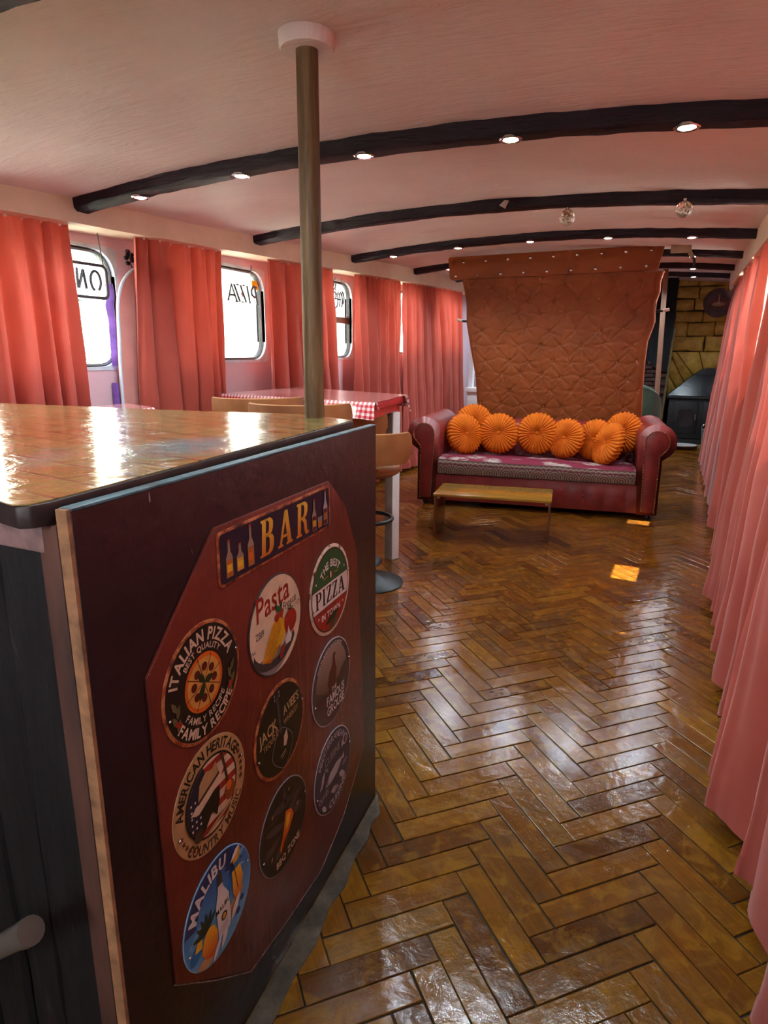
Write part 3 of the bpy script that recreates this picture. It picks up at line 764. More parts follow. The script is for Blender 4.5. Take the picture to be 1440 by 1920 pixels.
# ================================================================== LETTERS
GC = {}
def glyph(ch, bold=.0):
    k = (ch, bold)
    if k in GC: return GC[k]
    cu = bpy.data.curves.new('g', 'FONT'); cu.body = ch; cu.size = 1.0; cu.offset = bold; cu.resolution_u = 3
    o = bpy.data.objects.new('g', cu); C.objects.link(o)
    dg = bpy.context.evaluated_depsgraph_get(); dg.update()
    me = bpy.data.meshes.new_from_object(o.evaluated_get(dg))
    vs = [(q.co.x, q.co.y) for q in me.vertices]; fs = [tuple(p.vertices) for p in me.polygons]
    bpy.data.objects.remove(o); bpy.data.curves.remove(cu); bpy.data.meshes.remove(me)
    if vs:
        x0 = min(p[0] for p in vs); x1 = max(p[0] for p in vs); vs = [(p[0] - x0, p[1]) for p in vs]; w = x1 - x0
    else: w = .28
    GC[k] = (vs, fs, w); return GC[k]
def tri_serif(ch):
    """hand drawn serif capitals in a unit-high box: list of polygons, width"""
    S = {
     'B': ([[(0, 0), (.34, 0), (.34, .07), (.27, .07), (.27, .93), (.34, .93), (.34, 1), (0, 1), (0, .93), (.07, .93), (.07, .07), (0, .07)],
            [(.26, 1), (.46, 1), (.58, .95), (.64, .86), (.64, .70), (.58, .58), (.46, .53), (.26, .53), (.26, .60), (.38, .61), (.43, .68), (.43, .86), (.38, .93), (.26, .93)],
            [(.26, .57), (.48, .57), (.62, .51), (.70, .40), (.70, .19), (.62, .06), (.48, 0), (.26, 0), (.26, .07), (.40, .08), (.47, .17), (.47, .42), (.40, .50), (.26, .51)]], .72),
     'A': ([[(.0, 0), (.28, 0), (.28, .07), (.20, .07), (.40, .80), (.44, 1), (.33, 1), (.08, .07), (0, .07)],
            [(.33, 1), (.50, 1), (.76, .07), (.84, .07), (.84, 0), (.46, 0), (.46, .07), (.54, .07), (.38, .72)],
            [(.18, .24), (.56, .24), (.55, .32), (.20, .32)]], .84),
     'R': ([[(0, 0), (.34, 0), (.34, .07), (.27, .07), (.27, .93), (.34, .93), (.34, 1), (0, 1), (0, .93), (.07, .93), (.07, .07), (0, .07)],
            [(.26, 1), (.48, 1), (.62, .94), (.68, .84), (.68, .68), (.60, .55), (.46, .49), (.26, .48), (.26, .55), (.40, .57), (.47, .66), (.47, .84), (.40, .92), (.26, .93)],
            [(.34, .52), (.50, .52), (.62, .40), (.68, .12), (.74, .06), (.80, .09), (.80, .02), (.68, -.02), (.56, .02), (.50, .14), (.46, .36), (.34, .47)]], .80),
     'P': ([[(0, 0), (.34, 0), (.34, .06), (.26, .06), (.26, .94), (.34, .94), (.34, 1), (0, 1), (0, .94), (.08, .94), (.08, .06), (0, .06)],
            [(.25, 1), (.46, 1), (.60, .93), (.65, .82), (.65, .62), (.58, .50), (.44, .44), (.25, .43), (.25, .50), (.38, .52), (.46, .61), (.46, .84), (.38, .93), (.25, .94)]], .66),
     'I': ([[(0, 0), (.34, 0), (.34, .06), (.26, .06), (.26, .94), (.34, .94), (.34, 1), (0, 1), (0, .94), (.08, .94), (.08, .06), (0, .06)]], .34),
     'Z': ([[(.0, 0), (.58, 0), (.60, .26), (.54, .26), (.46, .08), (.22, .08), (.60, .94), (.60, 1), (.04, 1), (.02, .76), (.08, .76), (.16, .92), (.38, .92), (.0, .06)]], .60),
    }
    return S[ch]
class Art:
    """flat print on a sign: local x right, y up, stacked in thin layers; sits on plane pf at (cu,cz)"""
    def __init__(s, root, cu_, cz_, h0): s.root = root; s.cu = cu_; s.cz = cz_; s.h = h0
    def f(s, a, b, h): return pf(s.cu + a, s.cz + b, h)
    def lay(s): s.h += .00009; return s.h
    rmax = None
    def clip(s, p):
        if s.rmax is None: return p
        q = []
        for a, b in p:
            d = math.hypot(a, b); k = s.rmax / d if d > s.rmax else 1.0; q.append((a * k, b * k))
        return q
    def shape(s, name, polys, mat, smooth=0):
        h = s.lay(); m_ = MB()
        for p in polys: m_.poly(s.clip(p), s.f, h)
        return obj(name, m_, mat, s.root, smooth=smooth)
    def disc(s, name, x, y, r, mat, n=40, sy=1.0): return s.shape(name, [[(x + r * math.cos(2 * PI * i / n), y + r * sy * math.sin(2 * PI * i / n)) for i in range(n)]], mat)
    def discs(s, name, lst, mat, n=18):
        h = s.lay()
        for (x, y, r) in lst:
            m_ = MB(); m_.poly([(x + r * math.cos(2 * PI * i / n), y + r * math.sin(2 * PI * i / n)) for i in range(n)], s.f, h); obj(name, m_, mat, s.root, smooth=0)
    def text(s, name, txt, x, y, size, mat, ang=0., shear=0., bold=.012, sx=1., track=.07):
        """one line, centred on x"""
        h = s.lay(); m_ = MB(); gs = [glyph(c, bold) for c in txt]; w = sum(g[2] * sx + track for g in gs) - track; px = -w / 2
        ca, sa = math.cos(ang), math.sin(ang)
        for g in gs:
            vs = []
            for (a, b) in g[0]:
                qx = (px + a * sx + shear * b) * size; qy = b * size; vs.append(s.f(x + qx * ca - qy * sa, y + qx * sa + qy * ca, h))
            m_.add(vs, g[1]); px += g[2] * sx + track
        o = obj(name, m_, mat, s.root, smooth=0); return o
    def serif(s, name, txt, x, y, size, mat, sx=1., ang=0., track=.10, shear=0.):
        h = s.lay(); gs = [tri_serif(c) for c in txt]; w = sum(g[1] * sx + track for g in gs) - track; px = -w / 2; ca, sa = math.cos(ang), math.sin(ang)
        for g in gs:
            m_ = MB()
            for p in g[0]:
                pts = []
                for (a, b) in p:
                    qx = (px + a * sx + shear * b) * size; qy = b * size; pts.append((x + qx * ca - qy * sa, y + qx * sa + qy * ca))
                m_.poly(pts, s.f, h)
            obj(name, m_, mat, s.root, smooth=0); px += g[1] * sx + track
    def arc(s, name, txt, r, a_mid, size, mat, top=True, bold=.015, sx=1., track=.09, cx=0, cy=0):
        """letters round a circle; a_mid in degrees, top=True reads clockwise over the top"""
        h = s.lay(); m_ = MB(); gs = [glyph(c, bold) for c in txt]
        tot = sum(g[2] * sx + track for g in gs) - track; p = -tot / 2
        for g in gs:
            c = (p + g[2] * sx / 2) * size / (r + (size * .35 if top else -size * .35))
            a = math.radians(a_mid) - c if top else math.radians(a_mid) + c
            vs = []
            for (gx, gy) in g[0]:
                lx = (gx * sx - g[2] * sx / 2) * size; ly = gy * size
                if top:
                    ox, oy = math.cos(a), math.sin(a); tx, ty = math.sin(a), -math.cos(a); rr = r + ly
                    vs.append(s.f(cx + ox * rr + tx * lx, cy + oy * rr + ty * lx, h))
                else:
                    ox, oy = math.cos(a), math.sin(a); tx, ty = -math.sin(a), math.cos(a); rr = r - ly
                    vs.append(s.f(cx + ox * rr + tx * lx, cy + oy * rr + ty * lx, h))
            m_.add(vs, g[1]); p += g[2] * sx + track
        return obj(name, m_, mat, s.root, smooth=0)
    def line(s, name, pts, w, mat):
        """polyline of given width"""
        h = s.lay(); m_ = MB(); L = []; R = []
        for i, p in enumerate(pts):
            a = pts[max(0, i - 1)]; b = pts[min(len(pts) - 1, i + 1)]; dx, dy = b[0] - a[0], b[1] - a[1]; l = math.hypot(dx, dy) or 1
            ww = w[i] if isinstance(w, (list, tuple)) else w
            L.append((p[0] - dy / l * ww / 2, p[1] + dx / l * ww / 2)); R.append((p[0] + dy / l * ww / 2, p[1] - dx / l * ww / 2))
        vs = [s.f(a, b, h) for a, b in L] + [s.f(a, b, h) for a, b in R]; n = len(L)
        m_.add(vs, [(i, n + i, n + i + 1, i + 1) for i in range(n - 1)])
        return obj(name, m_, mat, s.root, smooth=0)
def ink(name, c, rough=.38): return M('print_' + name, c, rough, var=.06, vscale=30)
I = dict(black=ink('black', (22, 17, 17)), cream=ink('cream', (212, 192, 160)), white=ink('white', (214, 206, 198)), red=ink('red', (150, 34, 26)), dred=ink('darkred', (92, 22, 20)), gold=ink('gold', (208, 150, 36)), lgold=ink('lightgold', (190, 160, 110)),
         amber=ink('amber', (176, 98, 26)), green=ink('green', (34, 88, 46)), dgreen=ink('darkgreen', (36, 52, 28)), navy=ink('navy', (30, 28, 48)), rust=ink('rust', (140, 66, 32)), orange=ink('orange', (206, 98, 24)), yellow=ink('yellow', (222, 176, 40)),
         blue=ink('blue', (38, 110, 168)), lblue=ink('lightblue', (120, 172, 206)), dblue=ink('deepblue', (28, 44, 92)), grey=ink('grey', (128, 122, 124)), dgrey=ink('darkgrey', (58, 52, 54)), brown=ink('brown', (66, 44, 34)), tan=ink('tan', (176, 138, 92)), olive=ink('olive', (98, 88, 52)), silver=ink('silver', (166, 164, 170)), mauve=ink('mauve', (72, 56, 58)), pbrown=ink('palebrown', (150, 128, 108)), pink=ink('cheese', (206, 150, 70)), bone=ink('bone', (206, 180, 150)))
def vgrad(name, c0, c1, z0, z1, rough=.38):
    """print whose ink runs from c0 at the bottom to c1 at the top"""
    t = NT('print_' + name); g = t.add('ShaderNodeNewGeometry'); sp = t.add('ShaderNodeSeparateXYZ'); t.link(g.outputs['Position'], sp.inputs[0])
    mr = t.add('ShaderNodeMapRange'); mr.inputs['From Min'].default_value = z0; mr.inputs['From Max'].default_value = z1; t.link(sp.outputs['Z'], mr.inputs['Value'])
    t.set(color=t.ramp(mr.outputs[0], [(0, c0), (1, c1)]), rough=rough); return t.m
SR = .1025
def round_sign(name, label, u, z, rimmat, facemat, r=SR, rimw=.006):
    s = thing(name, label, 'sign', tuple(pf(u, z - r, .006)), 0, 'round tin signs on the bar end panel')
    n = 56
    m_ = MB(); m_.prism([(u + r * math.cos(2 * PI * i / n), z + r * math.sin(2 * PI * i / n)) for i in range(n)], .0062, .0082, lambda a, b, h: pf(a, b, h))
    obj('plate', m_, rimmat, s, bevel=.0006)
    A = Art(s, u, z, .0083)
    A.disc('print_ground', 0, 0, r - rimw, facemat, 56); A.rmax = r - rimw
    for sx in (-1, 1):
        m2 = MB(); m2.ball(tuple(pf(u + sx * (r - .012), z + .02 * sx, .0105)), .0028, 8, 6); obj('screw', m2, MAT_CHROME, s)
    return A
UA, UB, UC = -.782, -.545, -.296
RUST = None
t = NT('rusty_tin'); v = t.coord('Object'); nn = t.noise(v, 28, 6, .7)
t.set(color=t.ramp(nn, [(.38, (60, 26, 18)), (.5, (150, 66, 28)), (.58, (186, 120, 70)), (.7, (80, 34, 24))]), rough=.55); RUST = t.m
t = NT('chipped_cream_tin'); v = t.coord('Object'); nn = t.noise(v, 30, 6, .7)
t.set(color=t.ramp(nn, [(.36, (96, 44, 28)), (.46, (206, 186, 160)), (.7, (222, 208, 188))]), rough=.5); CREAMT = t.m
def leaf(x, y, L, w, a):
    ca, sa = math.cos(a), math.sin(a); pts = []
    for q in [(0, 0), (.25, .4), (.5, .5), (.8, .3), (1, 0), (.8, -.3), (.5, -.5), (.25, -.4)]:
        px, py = q[0] * L, q[1] * w; pts.append((x + px * ca - py * sa, y + px * sa + py * ca))
    return pts
# --- BAR sign
sg = thing('bar_sign', 'long dark tin sign reading BAR with whisky bottles', 'sign', tuple(pf(-.509, .938, .006)))
hw_, hh_ = .216, .0485
def rr2(hw, hh, r): return [(a, b) for a, b in rrect(-hw, hw, -hh, hh, r, 5)]
m_ = MB(); m_.prism([(-.509 + a, .9865 + b) for a, b in rr2(hw_, hh_, .012)], .0062, .0084, lambda a, b, h: pf(a, b, h)); obj('plate', m_, RUST, sg, bevel=.0006)
A = Art(sg, -.509, .9865, .0085)
A.shape('print_ground', [rr2(hw_ - .005, hh_ - .005, .009)], I['navy'])
GOLDG = vgrad('bar_gold', (196, 96, 24), (226, 190, 70), .945, 1.03)
A.serif('letter', 'BAR', .012, -.034, .070, GOLDG, sx=1.0, track=.22, shear=.08)
def bottle(A, x, y, h, w, liquid, neck, lab=None):
    A.shape('bottle', [[(x - w / 2, y), (x + w / 2, y), (x + w / 2, y + h * .52), (x + w * .18, y + h * .68), (x + w * .15, y + h * .95), (x - w * .15, y + h * .95), (x - w * .18, y + h * .68), (x - w / 2, y + h * .52)]], neck)
    A.shape('bottle_liquid', [[(x - w * .42, y + .001), (x + w * .42, y + .001), (x + w * .42, y + h * .46), (x - w * .42, y + h * .46)]], liquid)
    A.shape('bottle_cap', [[(x - w * .2, y + h * .93), (x + w * .2, y + h * .93), (x + w * .2, y + h), (x - w * .2, y + h)]], I['rust'])
    if lab: A.shape('bottle_label', [[(x - w * .38, y + h * .14), (x + w * .38, y + h * .14), (x + w * .38, y + h * .34), (x - w * .38, y + h * .34)]], lab)
bottle(A, -.184, -.036, .066, .020, I['amber'], I['pbrown'], I['yellow'])
bottle(A, -.152, -.034, .050, .022, I['gold'], I['pbrown'], I['yellow'])
bottle(A, -.118, -.036, .076, .020, I['amber'], I['pbrown'], I['orange'])
bottle(A, .134, -.038, .070, .020, I['dred'], I['pbrown'], I['gold'])
A.shape('glass', [[(.151, -.036), (.171, -.036), (.173, -.012), (.149, -.012)]], I['grey']); A.shape('glass_whisky', [[(.152, -.035), (.170, -.035), (.171, -.022), (.151, -.022)]], I['amber'])
bottle(A, .188, -.036, .078, .020, I['dred'], I['silver'], I['amber'])
# --- Pasta
A = round_sign('pasta_sign', 'round cream tin sign reading Pasta Fresca with spaghetti and tomato', UB, .803, I['dgrey'], I['cream'], rimw=.0035)
A.text('lettering', 'Pasta', -.010, .034, .068, I['red'], ang=.10, shear=.12, bold=.014, sx=.88, track=.03)
A.text('small_lettering', 'Fresca', .052, .020, .025, I['black'], ang=.12, shear=.25, bold=.0, sx=.85)
A.text('date_lettering', 'ZBI9', -.064, -.004, .020, I['dgrey'], bold=.0, sx=.8)
A.shape('plate_print', [[(-.085, -.052)] + [(-.02 + .078 * math.cos(a), -.035 + .062 * math.sin(a)) for a in [PI + i * PI * .98 / 16 for i in range(1, 17)]] + [(.02, -.052)]], I['grey'])
A.shape('plate_rim_print', [[(-.010 + .085 * math.cos(a), -.030 + .055 * math.sin(a)) for a in [PI * 1.08 + i * PI * .8 / 14 for i in range(15)]] + [(-.010 + .080 * math.cos(a), -.018 + .050 * math.sin(a)) for a in [PI * 1.88 - i * PI * .8 / 14 for i in range(15)]]], I['dgrey'])
A.shape('spaghetti_mound', [[(-.060, -.058), (-.030, -.012), (-.004, .012), (.022, .010), (.030, -.012), (.014, -.048), (-.028, -.070)]], I['amber'])
for i in range(9):
    o_ = i * .0065
    A.line('spaghetti_strand', [(-.058 + o_ * .9, -.058 - o_ * .1), (-.038 + o_, -.025 + o_ * .2), (-.012 + o_ * .7, .008 - o_ * .1), (.012 + o_ * .35, .010 - o_ * .3), (.016 + o_ * .2, -.012 - o_ * .4), (-.004 + o_ * .3, -.046)], .0026, I['yellow'])
A.disc('tomato', .052, -.012, .026, I['red'], 24, .95); A.discs('cherry_tomato', [(.000, .014, .009), (.016, .018, .009)], I['red'])
A.shape('basil_leaf', [leaf(.008, .022, .022, .012, 2.1), leaf(.008, .022, .022, .012, 1.0)], I['green'])
A.shape('garlic', [[(.030, -.056), (.050, -.056), (.056, -.044), (.048, -.034), (.042, -.018), (.038, -.034), (.026, -.044)]], I['white'])
A.shape('tomato_stalk', [leaf(.052, .012, .014, .004, a) for a in (.3, 1.4, 2.6)], I['dgreen']); A.discs('radish', [(.018, -.060, .008), (.010, -.070, .007)], I['red'])
# --- Best pizza
A = round_sign('best_pizza_sign', 'round green, white and red tin sign reading The Best Pizza in Town', UC, .787, CREAMT, I['brown'], r=.108, rimw=.008)
R_ = .096
def seg(y0, y1, r=R_, n=14):
    a0, a1 = math.asin(max(-1, y0 / r)), math.asin(min(1, y1 / r)); ri = [(r * math.cos(a0 + (a1 - a0) * i / n), r * math.sin(a0 + (a1 - a0) * i / n)) for i in range(n + 1)]
    return ri + [(-x, y) for x, y in ri[::-1]]
A.shape('green_field', [seg(.020, R_)], I['green']); A.shape('red_field', [seg(-R_, -.036)], I['red']); A.shape('white_band', [seg(-.034, .019)], I['white'])
A.serif('letter', 'PIZZA', 0, -.026, .040, I['black'], sx=1.15, track=.12)
A.arc('arc_lettering', 'THE BEST', .056, 90, .024, I['white'], bold=.03)
A.text('line_lettering', 'IN TOWN', 0, -.062, .021, I['white'], bold=.03)
A.discs('dot', [(-.076, .036, .003), (.076, .036, .003), (-.066, -.05, .003), (.066, -.05, .003)], I['white'])
A.shape('flag_green', [[(-.009, .030), (-.003, .030), (-.003, .044), (-.009, .044)]], I['dgreen']); A.shape('flag_white', [[(-.003, .030), (.003, .030), (.003, .044), (-.003, .044)]], I['white']); A.shape('flag_red', [[(.003, .030), (.009, .030), (.009, .044), (.003, .044)]], I['red'])
A.line('rule', [(-.04, .036), (-.016, .038)], .0015, I['gold']); A.line('rule', [(.016, .038), (.04, .036)], .0015, I['gold'])
A.shape('pepper', [leaf(-.03, -.078, .075, .018, .25)], I['dgreen']); A.shape('ribbon', [leaf(-.01, -.098, .05, .012, .5)], I['green'])
# --- Italian pizza
A = round_sign('italian_pizza_sign', 'round black tin sign reading Italian Pizza with a sliced pepperoni pizza', UA, .800, RUST, I['black'])
A.arc('arc_lettering', 'ITALIAN PIZZA', .070, 90, .029, I['bone'], bold=.03, sx=.90, track=.08)
A.arc('small_arc_lettering', 'BEST QUALITY', .056, 90, .0145, I['bone'], bold=.02)
A.disc('crust', 0, 0, .050, I['orange'], 40); A.disc('cheese', 0, 0, .043, I['pink'], 40)
for i in range(4):
    a = PI * i / 4 + .3; A.line('slice_cut', [(-.048 * math.cos(a), -.048 * math.sin(a)), (.048 * math.cos(a), .048 * math.sin(a))], .0015, I['brown'])
A.discs('pepperoni', [(.027 * math.cos(.7 + i * PI / 4), .027 * math.sin(.7 + i * PI / 4), .0075) for i in range(8)], I['dred'], 14)
A.shape('basil_leaf', [leaf(0, 0, .024, .014, .15), leaf(0, 0, .026, .013, 2.2), leaf(0, 0, .032, .014, 4.2)], I['dgreen'])
A.arc('lower_arc_lettering', 'FAMILY RECIPE', .068, 270, .016, I['bone'], top=False, bold=.02)
A.arc('rim_arc_lettering', 'FAMILY RECIPE', .091, 270, .024, I['bone'], top=False, bold=.03, sx=.95, track=.05)
for sx in (-1, 1):
    A.shape('laurel', [leaf(sx * .072, -.052 + i * .012, .024, .010, PI / 2 - sx * (.5 if i % 2 else -.25)) for i in range(4)], I['olive'])
    A.discs('berry', [(sx * .066, -.040, .0045), (sx * .073, -.036, .0045)], I['red'])
# --- Jack guitar
A = round_sign('whiskey_guitar_sign', 'round black tin sign with rusty rim, gold lettering and a guitar outline', UB, .572, RUST, I['black'], rimw=.007)
A.text('lettering', 'JACK', -.048, .008, .034, I['lgold'], ang=.10, bold=.012, sx=.85, track=.05)
A.text('lettering', "AVIEE'S", .046, .026, .029, I['lgold'], ang=.10, bold=.012, sx=.72, track=.04)
A.text('line_lettering', 'TEQUILA', -.040, -.012, .018, I['tan'], ang=.1, bold=.01, sx=.8); A.text('line_lettering', 'WHISKEY', .044, .004, .018, I['tan'], ang=.1, bold=.01, sx=.8); A.text('line_lettering', 'KA', -.022, .0, .018, I['tan'], ang=.1)
A.line('guitar_neck', [(-.012, .078), (0, -.01)], .010, I['dgrey']); A.discs('tuning_peg', [(-.022, .084, .003), (-.021, .075, .003), (-.004, .086, .003), (-.003, .077, .003)], I['grey'], 10)
gt = [(0 + .036 * math.cos(a) * (1 + .18 * math.cos(2 * a)) + .004, -.046 + .044 * math.sin(a) * (1 - .12 * math.sin(2 * a + .6))) for a in [2 * PI * i / 36 for i in range(37)]]
A.line('guitar_outline', gt, .0016, I['grey'])
A.shape('pick_guard', [[(.010, -.022), (.022, -.012), (.026, -.034), (.018, -.048), (.008, -.044)]], I['bone']); A.line('bridge', [(-.006, -.062), (.016, -.056)], .002, I['bone']); A.line('bridge', [(-.002, -.068), (.018, -.062)], .0014, I['bone'])
# --- Grouse
A = round_sign('grouse_sign', 'round brown tin sign with a dark game bird reading The Famous Grouse', UC, .552, I['silver'], I['mauve'], r=.108, rimw=.003)
A.shape('misty_sky', [[(.088 * math.cos(a), .004 + .088 * math.sin(a)) for a in [PI * (.02 + .96 * i / 20) for i in range(21)]] + [(-.03, -.02)]], vgrad('grouse_sky', (86, 62, 46), (150, 132, 120), .53, .63))
for lf in (leaf(-.09, -.01, .06, .016, -.35), leaf(.09, .02, .075, .020, PI + .55), leaf(.07, -.01, .05, .014, PI + .3), leaf(-.08, -.03, .06, .014, .2)): A.shape('heather', [lf], I['brown'])
A.shape('bird', [[(-.020, -.068), (-.014, -.02), (-.024, .004), (-.012, .032), (.004, .048), (.006, .066), (.014, .072), (.022, .066), (.015, .060), (.017, .044), (.026, .020), (.020, -.006), (.004, -.024)]], I['dred'])
A.shape('bird_wing', [leaf(.000, .034, .075, .020, -1.75)], I['brown'])
A.text('line_lettering', 'THE', .010, -.026, .015, I['white'], bold=.01)
A.text('lettering', 'FAMOUS', .018, -.052, .033, I['white'], bold=.015, sx=.8, track=.04); A.text('lettering', 'GROUSE', .018, -.080, .033, I['white'], bold=.015, sx=.8, track=.04)
A.arc('arc_lettering', "SCOTLAND'S FAVOURITE", .091, 100, .0125, I['white'], bold=.01)
# --- American heritage
A = round_sign('country_music_sign', 'round tan tin sign reading American Heritage with a cowboy hat on a flag', UA, .588, I['tan'], I['tan'], rimw=.002)
A.arc('arc_lettering', 'AMERICAN HERITAGE', .078, 100, .026, I['black'], bold=.03, sx=.85, track=.05)
A.arc('lower_arc_lettering', 'COUNTRY MUSIC', .098, 275, .024, I['brown'], top=False, bold=.03, sx=.85, track=.06)
def star(x, y, r): return [(x + (r if i % 2 == 0 else r * .42) * math.cos(PI / 2 + i * PI / 5), y + (r if i % 2 == 0 else r * .42) * math.sin(PI / 2 + i * PI / 5)) for i in range(10)]
for sx, rng in ((-1, range(6)), (1, range(6))):
    for i in rng:
        a = math.radians((196 if sx < 0 else -16 + 46) + (i * 8.5 if sx < 0 else -i * 8.5)); A.shape('star', [star(.088 * math.cos(a), .088 * math.sin(a), .0065)], I['dred'])
A.disc('picture_ground', 0, 0, .073, I['black'], 44); A.disc('flag_ground', 0, 0, .069, I['bone'], 44)
for i in range(5):
    y0 = -.062 + i * .028; A.shape('flag_stripe', [seg(y0, y0 + .013, .069, 6)], I['red'])
A.shape('flag_canton', [[(.069 * math.cos(a), .069 * math.sin(a)) for a in [PI * (.60 + .62 * i / 16) for i in range(17)]] + [(-.022, -.05), (-.010, .03)]], I['navy'])
A.discs('flag_star', [(-.058 + .011 * (i % 3), -.03 + .012 * (i // 3), .0022) for i in range(15)], I['white'], 8)
A.shape('shadow_figure', [[(-.030, -.055), (-.034, -.01), (-.02, .004), (.020, .006), (.018, -.02), (.008, -.045), (-.005, -.03)]], I['black'])
A.shape('hat_brim', [[(-.062, .000), (-.040, -.010), (.012, .010), (.044, .040), (.036, .044), (.004, .028), (-.038, .012)]], I['bone'])
A.shape('hat_crown', [[(-.042, .008), (-.034, .042), (-.016, .055), (.000, .049), (.012, .057), (.021, .030)]], I['tan']); A.line('hat_band', [(-.042, .010), (.020, .031)], .006, I['brown'])
A.line('guitar_neck', [(.030, .066), (.044, -.005)], .006, I['brown']); A.disc('guitar_body', .048, -.022, .016, I['rust'], 20, 1.2); A.disc('guitar_glow', .046, -.012, .008, I['orange'], 16, 1.2)
A.disc('banjo', -.044, -.048, .012, I['brown'], 18); A.line('log', [(-.02, -.062), (.05, -.046)], .007, I['tan'])
# --- Mediterranean
A = round_sign('mediterranean_sign', 'round slate-blue tin sign reading Mediterranean Cuisine with fish and olives', UC, .308, I['silver'], I['navy'], r=.108, rimw=.003)
A.disc('field', 0, 0, .102, ink('slate', (52, 50, 72)), 50)
A.arc('arc_lettering', 'MEDITERRANEAN', .082, 96, .025, I['silver'], bold=.02, sx=.85, track=.05)
A.text('line_lettering', 'CUISINE', -.004, .036, .030, I['grey'], bold=.02, sx=.85, track=.05, ang=.05)
A.arc('lower_arc_lettering', 'CUISINE', .097, 285, .028, I['silver'], top=False, bold=.03, track=.08)
A.text('small_lettering', 'OLIVES', -.058, -.046, .022, I['silver'], bold=.01, sx=.75, ang=.05)
A.shape('fish', [[(-.05, -.020), (-.02, .004), (.02, .012), (.05, .006), (.062, .014), (.062, -.004), (.05, .0), (.02, -.020), (-.02, -.026)]], I['silver']); A.disc('fish_eye', -.036, -.016, .003, I['navy'], 10)
A.shape('leaf_print', [leaf(-.07, .0, .035, .014, 1.0), leaf(-.08, -.01, .03, .012, .6), leaf(.03, -.03, .045, .018, -.6), leaf(.05, .03, .03, .012, 1.2), leaf(-.02, -.05, .05, .018, -.3), leaf(-.07, -.06, .035, .014, -.8)], I['silver'])
A.shape('herb_print', [leaf(.05, -.02, .035, .012, .2), leaf(.0, -.07, .03, .012, .6), leaf(-.03, .015, .03, .010, 2.4)], I['grey'])
A.disc('lemon_ring', .070, .046, .015, I['silver'], 20); A.disc('lemon_core', .070, .046, .010, I['navy'], 20); A.disc('lemon_heart', .070, .046, .006, I['rust'], 16)
# --- BBQ
A = round_sign('bbq_sign', 'round near-black tin sign reading BBQ Zone with a small fire', UB, .340, I['grey'], ink('charcoal', (34, 26, 27)), rimw=.0022)
A.shape('log_print', [leaf(-.08, .03, .09, .020, -.3), leaf(-.06, .06, .12, .022, -.15), leaf(.08, .05, .10, .020, PI + .5), leaf(-.085, -.02, .07, .022, .1), leaf(.085, .0, .06, .022, PI - .2), leaf(.0, .095, .06, .014, -1.4), leaf(-.05, -.06, .07, .016, .5)], I['mauve'])
A.shape('log_highlight', [leaf(-.07, .045, .05, .008, -.2), leaf(.06, .06, .05, .007, PI + .5), leaf(-.07, -.01, .05, .007, .2), leaf(.05, .02, .03, .008, .9)], I['brown'])
A.line('tongs', [(-.02, .085), (-.006, .03)], .004, I['dgrey'])
A.shape('flame', [[(.006, .030), (.030, .022), (.040, .000), (.022, -.020), (-.004, -.040), (-.020, -.058), (-.022, -.044), (-.008, -.020)]], I['orange'])
A.shape('flame_heart', [[(.012, .020), (.026, .014), (.020, -.006), (.006, -.016), (.004, .0)]], I['yellow']); A.shape('flame_edge', [[(-.020, -.058), (-.008, -.030), (.010, -.022), (-.004, -.040)]], I['red'])
A.shape('ember', [leaf(-.05, .05, .010, .005, 1), leaf(.02, .07, .010, .005, 1), leaf(.055, .01, .012, .005, .8), leaf(-.06, -.045, .012, .005, .8)], I['tan'])
A.text('lettering', 'BBQ ZONE', .012, -.078, .022, I['bone'], bold=.02, sx=.9, ang=.06)
# --- Malibu
A = round_sign('malibu_sign', 'round bright blue tin sign reading Malibu with a white bottle and pineapple', UA, .357, I['lblue'], vgrad('malibu_sky', (96, 160, 200), (26, 78, 150), .30, .44), rimw=.002)
A.shape('navy_band', [[(.1 * math.cos(a), .1 * math.sin(a)) for a in [PI * (.34 + .60 * i / 20) for i in range(21)]] + [(.068 * math.cos(a), .068 * math.sin(a)) for a in [PI * (.94 - .60 * i / 20) for i in range(21)]]], I['dblue'])
A.arc('arc_lettering', 'MALIBU', .070, 116, .032, I['white'], bold=.035, sx=1.0, track=.12)
A.shape('palm_shadow', [leaf(.02, .055, .05, .012, .5), leaf(.02, .055, .06, .012, -.2), leaf(.03, .03, .06, .012, .9)], I['dblue']); A.shape('cloud_print', [leaf(.06, .05, .03, .012, .4), leaf(.05, .035, .035, .010, -.3), leaf(-.085, -.02, .05, .016, .8), leaf(-.09, -.01, .04, .012, .2)], I['lblue'])
A.shape('sea_print', [leaf(-.095, -.05, .06, .03, .6), leaf(.02, -.01, .08, .03, .9)], I['blue']); A.shape('sand_print', [leaf(-.08, -.075, .06, .03, -.1), leaf(-.01, -.065, .10, .03, .5)], I['tan'])
A.shape('pineapple', [[(-.058, -.050), (-.050, -.026), (-.036, -.014), (-.020, -.020), (-.010, -.044), (-.014, -.068), (-.030, -.080), (-.046, -.072)]], vgrad('pineapple', (196, 70, 22), (232, 176, 40), .28, .34))
A.shape('pineapple_half', [[(-.076, -.030), (-.066, -.012), (-.052, -.010), (-.056, -.036)]], I['yellow'])
A.shape('pineapple_leaf', [leaf(-.042, -.018, .040, .010, a) for a in (.7, 1.1, 1.5, 1.9, 2.3, 2.8)], I['dgreen'])
A.shape('bottle', [[(-.008, -.066), (.024, -.066), (.030, -.056), (.028, .006), (.014, .030), (.010, .044), (-.002, .044), (-.004, .030), (-.012, .004)]], I['white'])
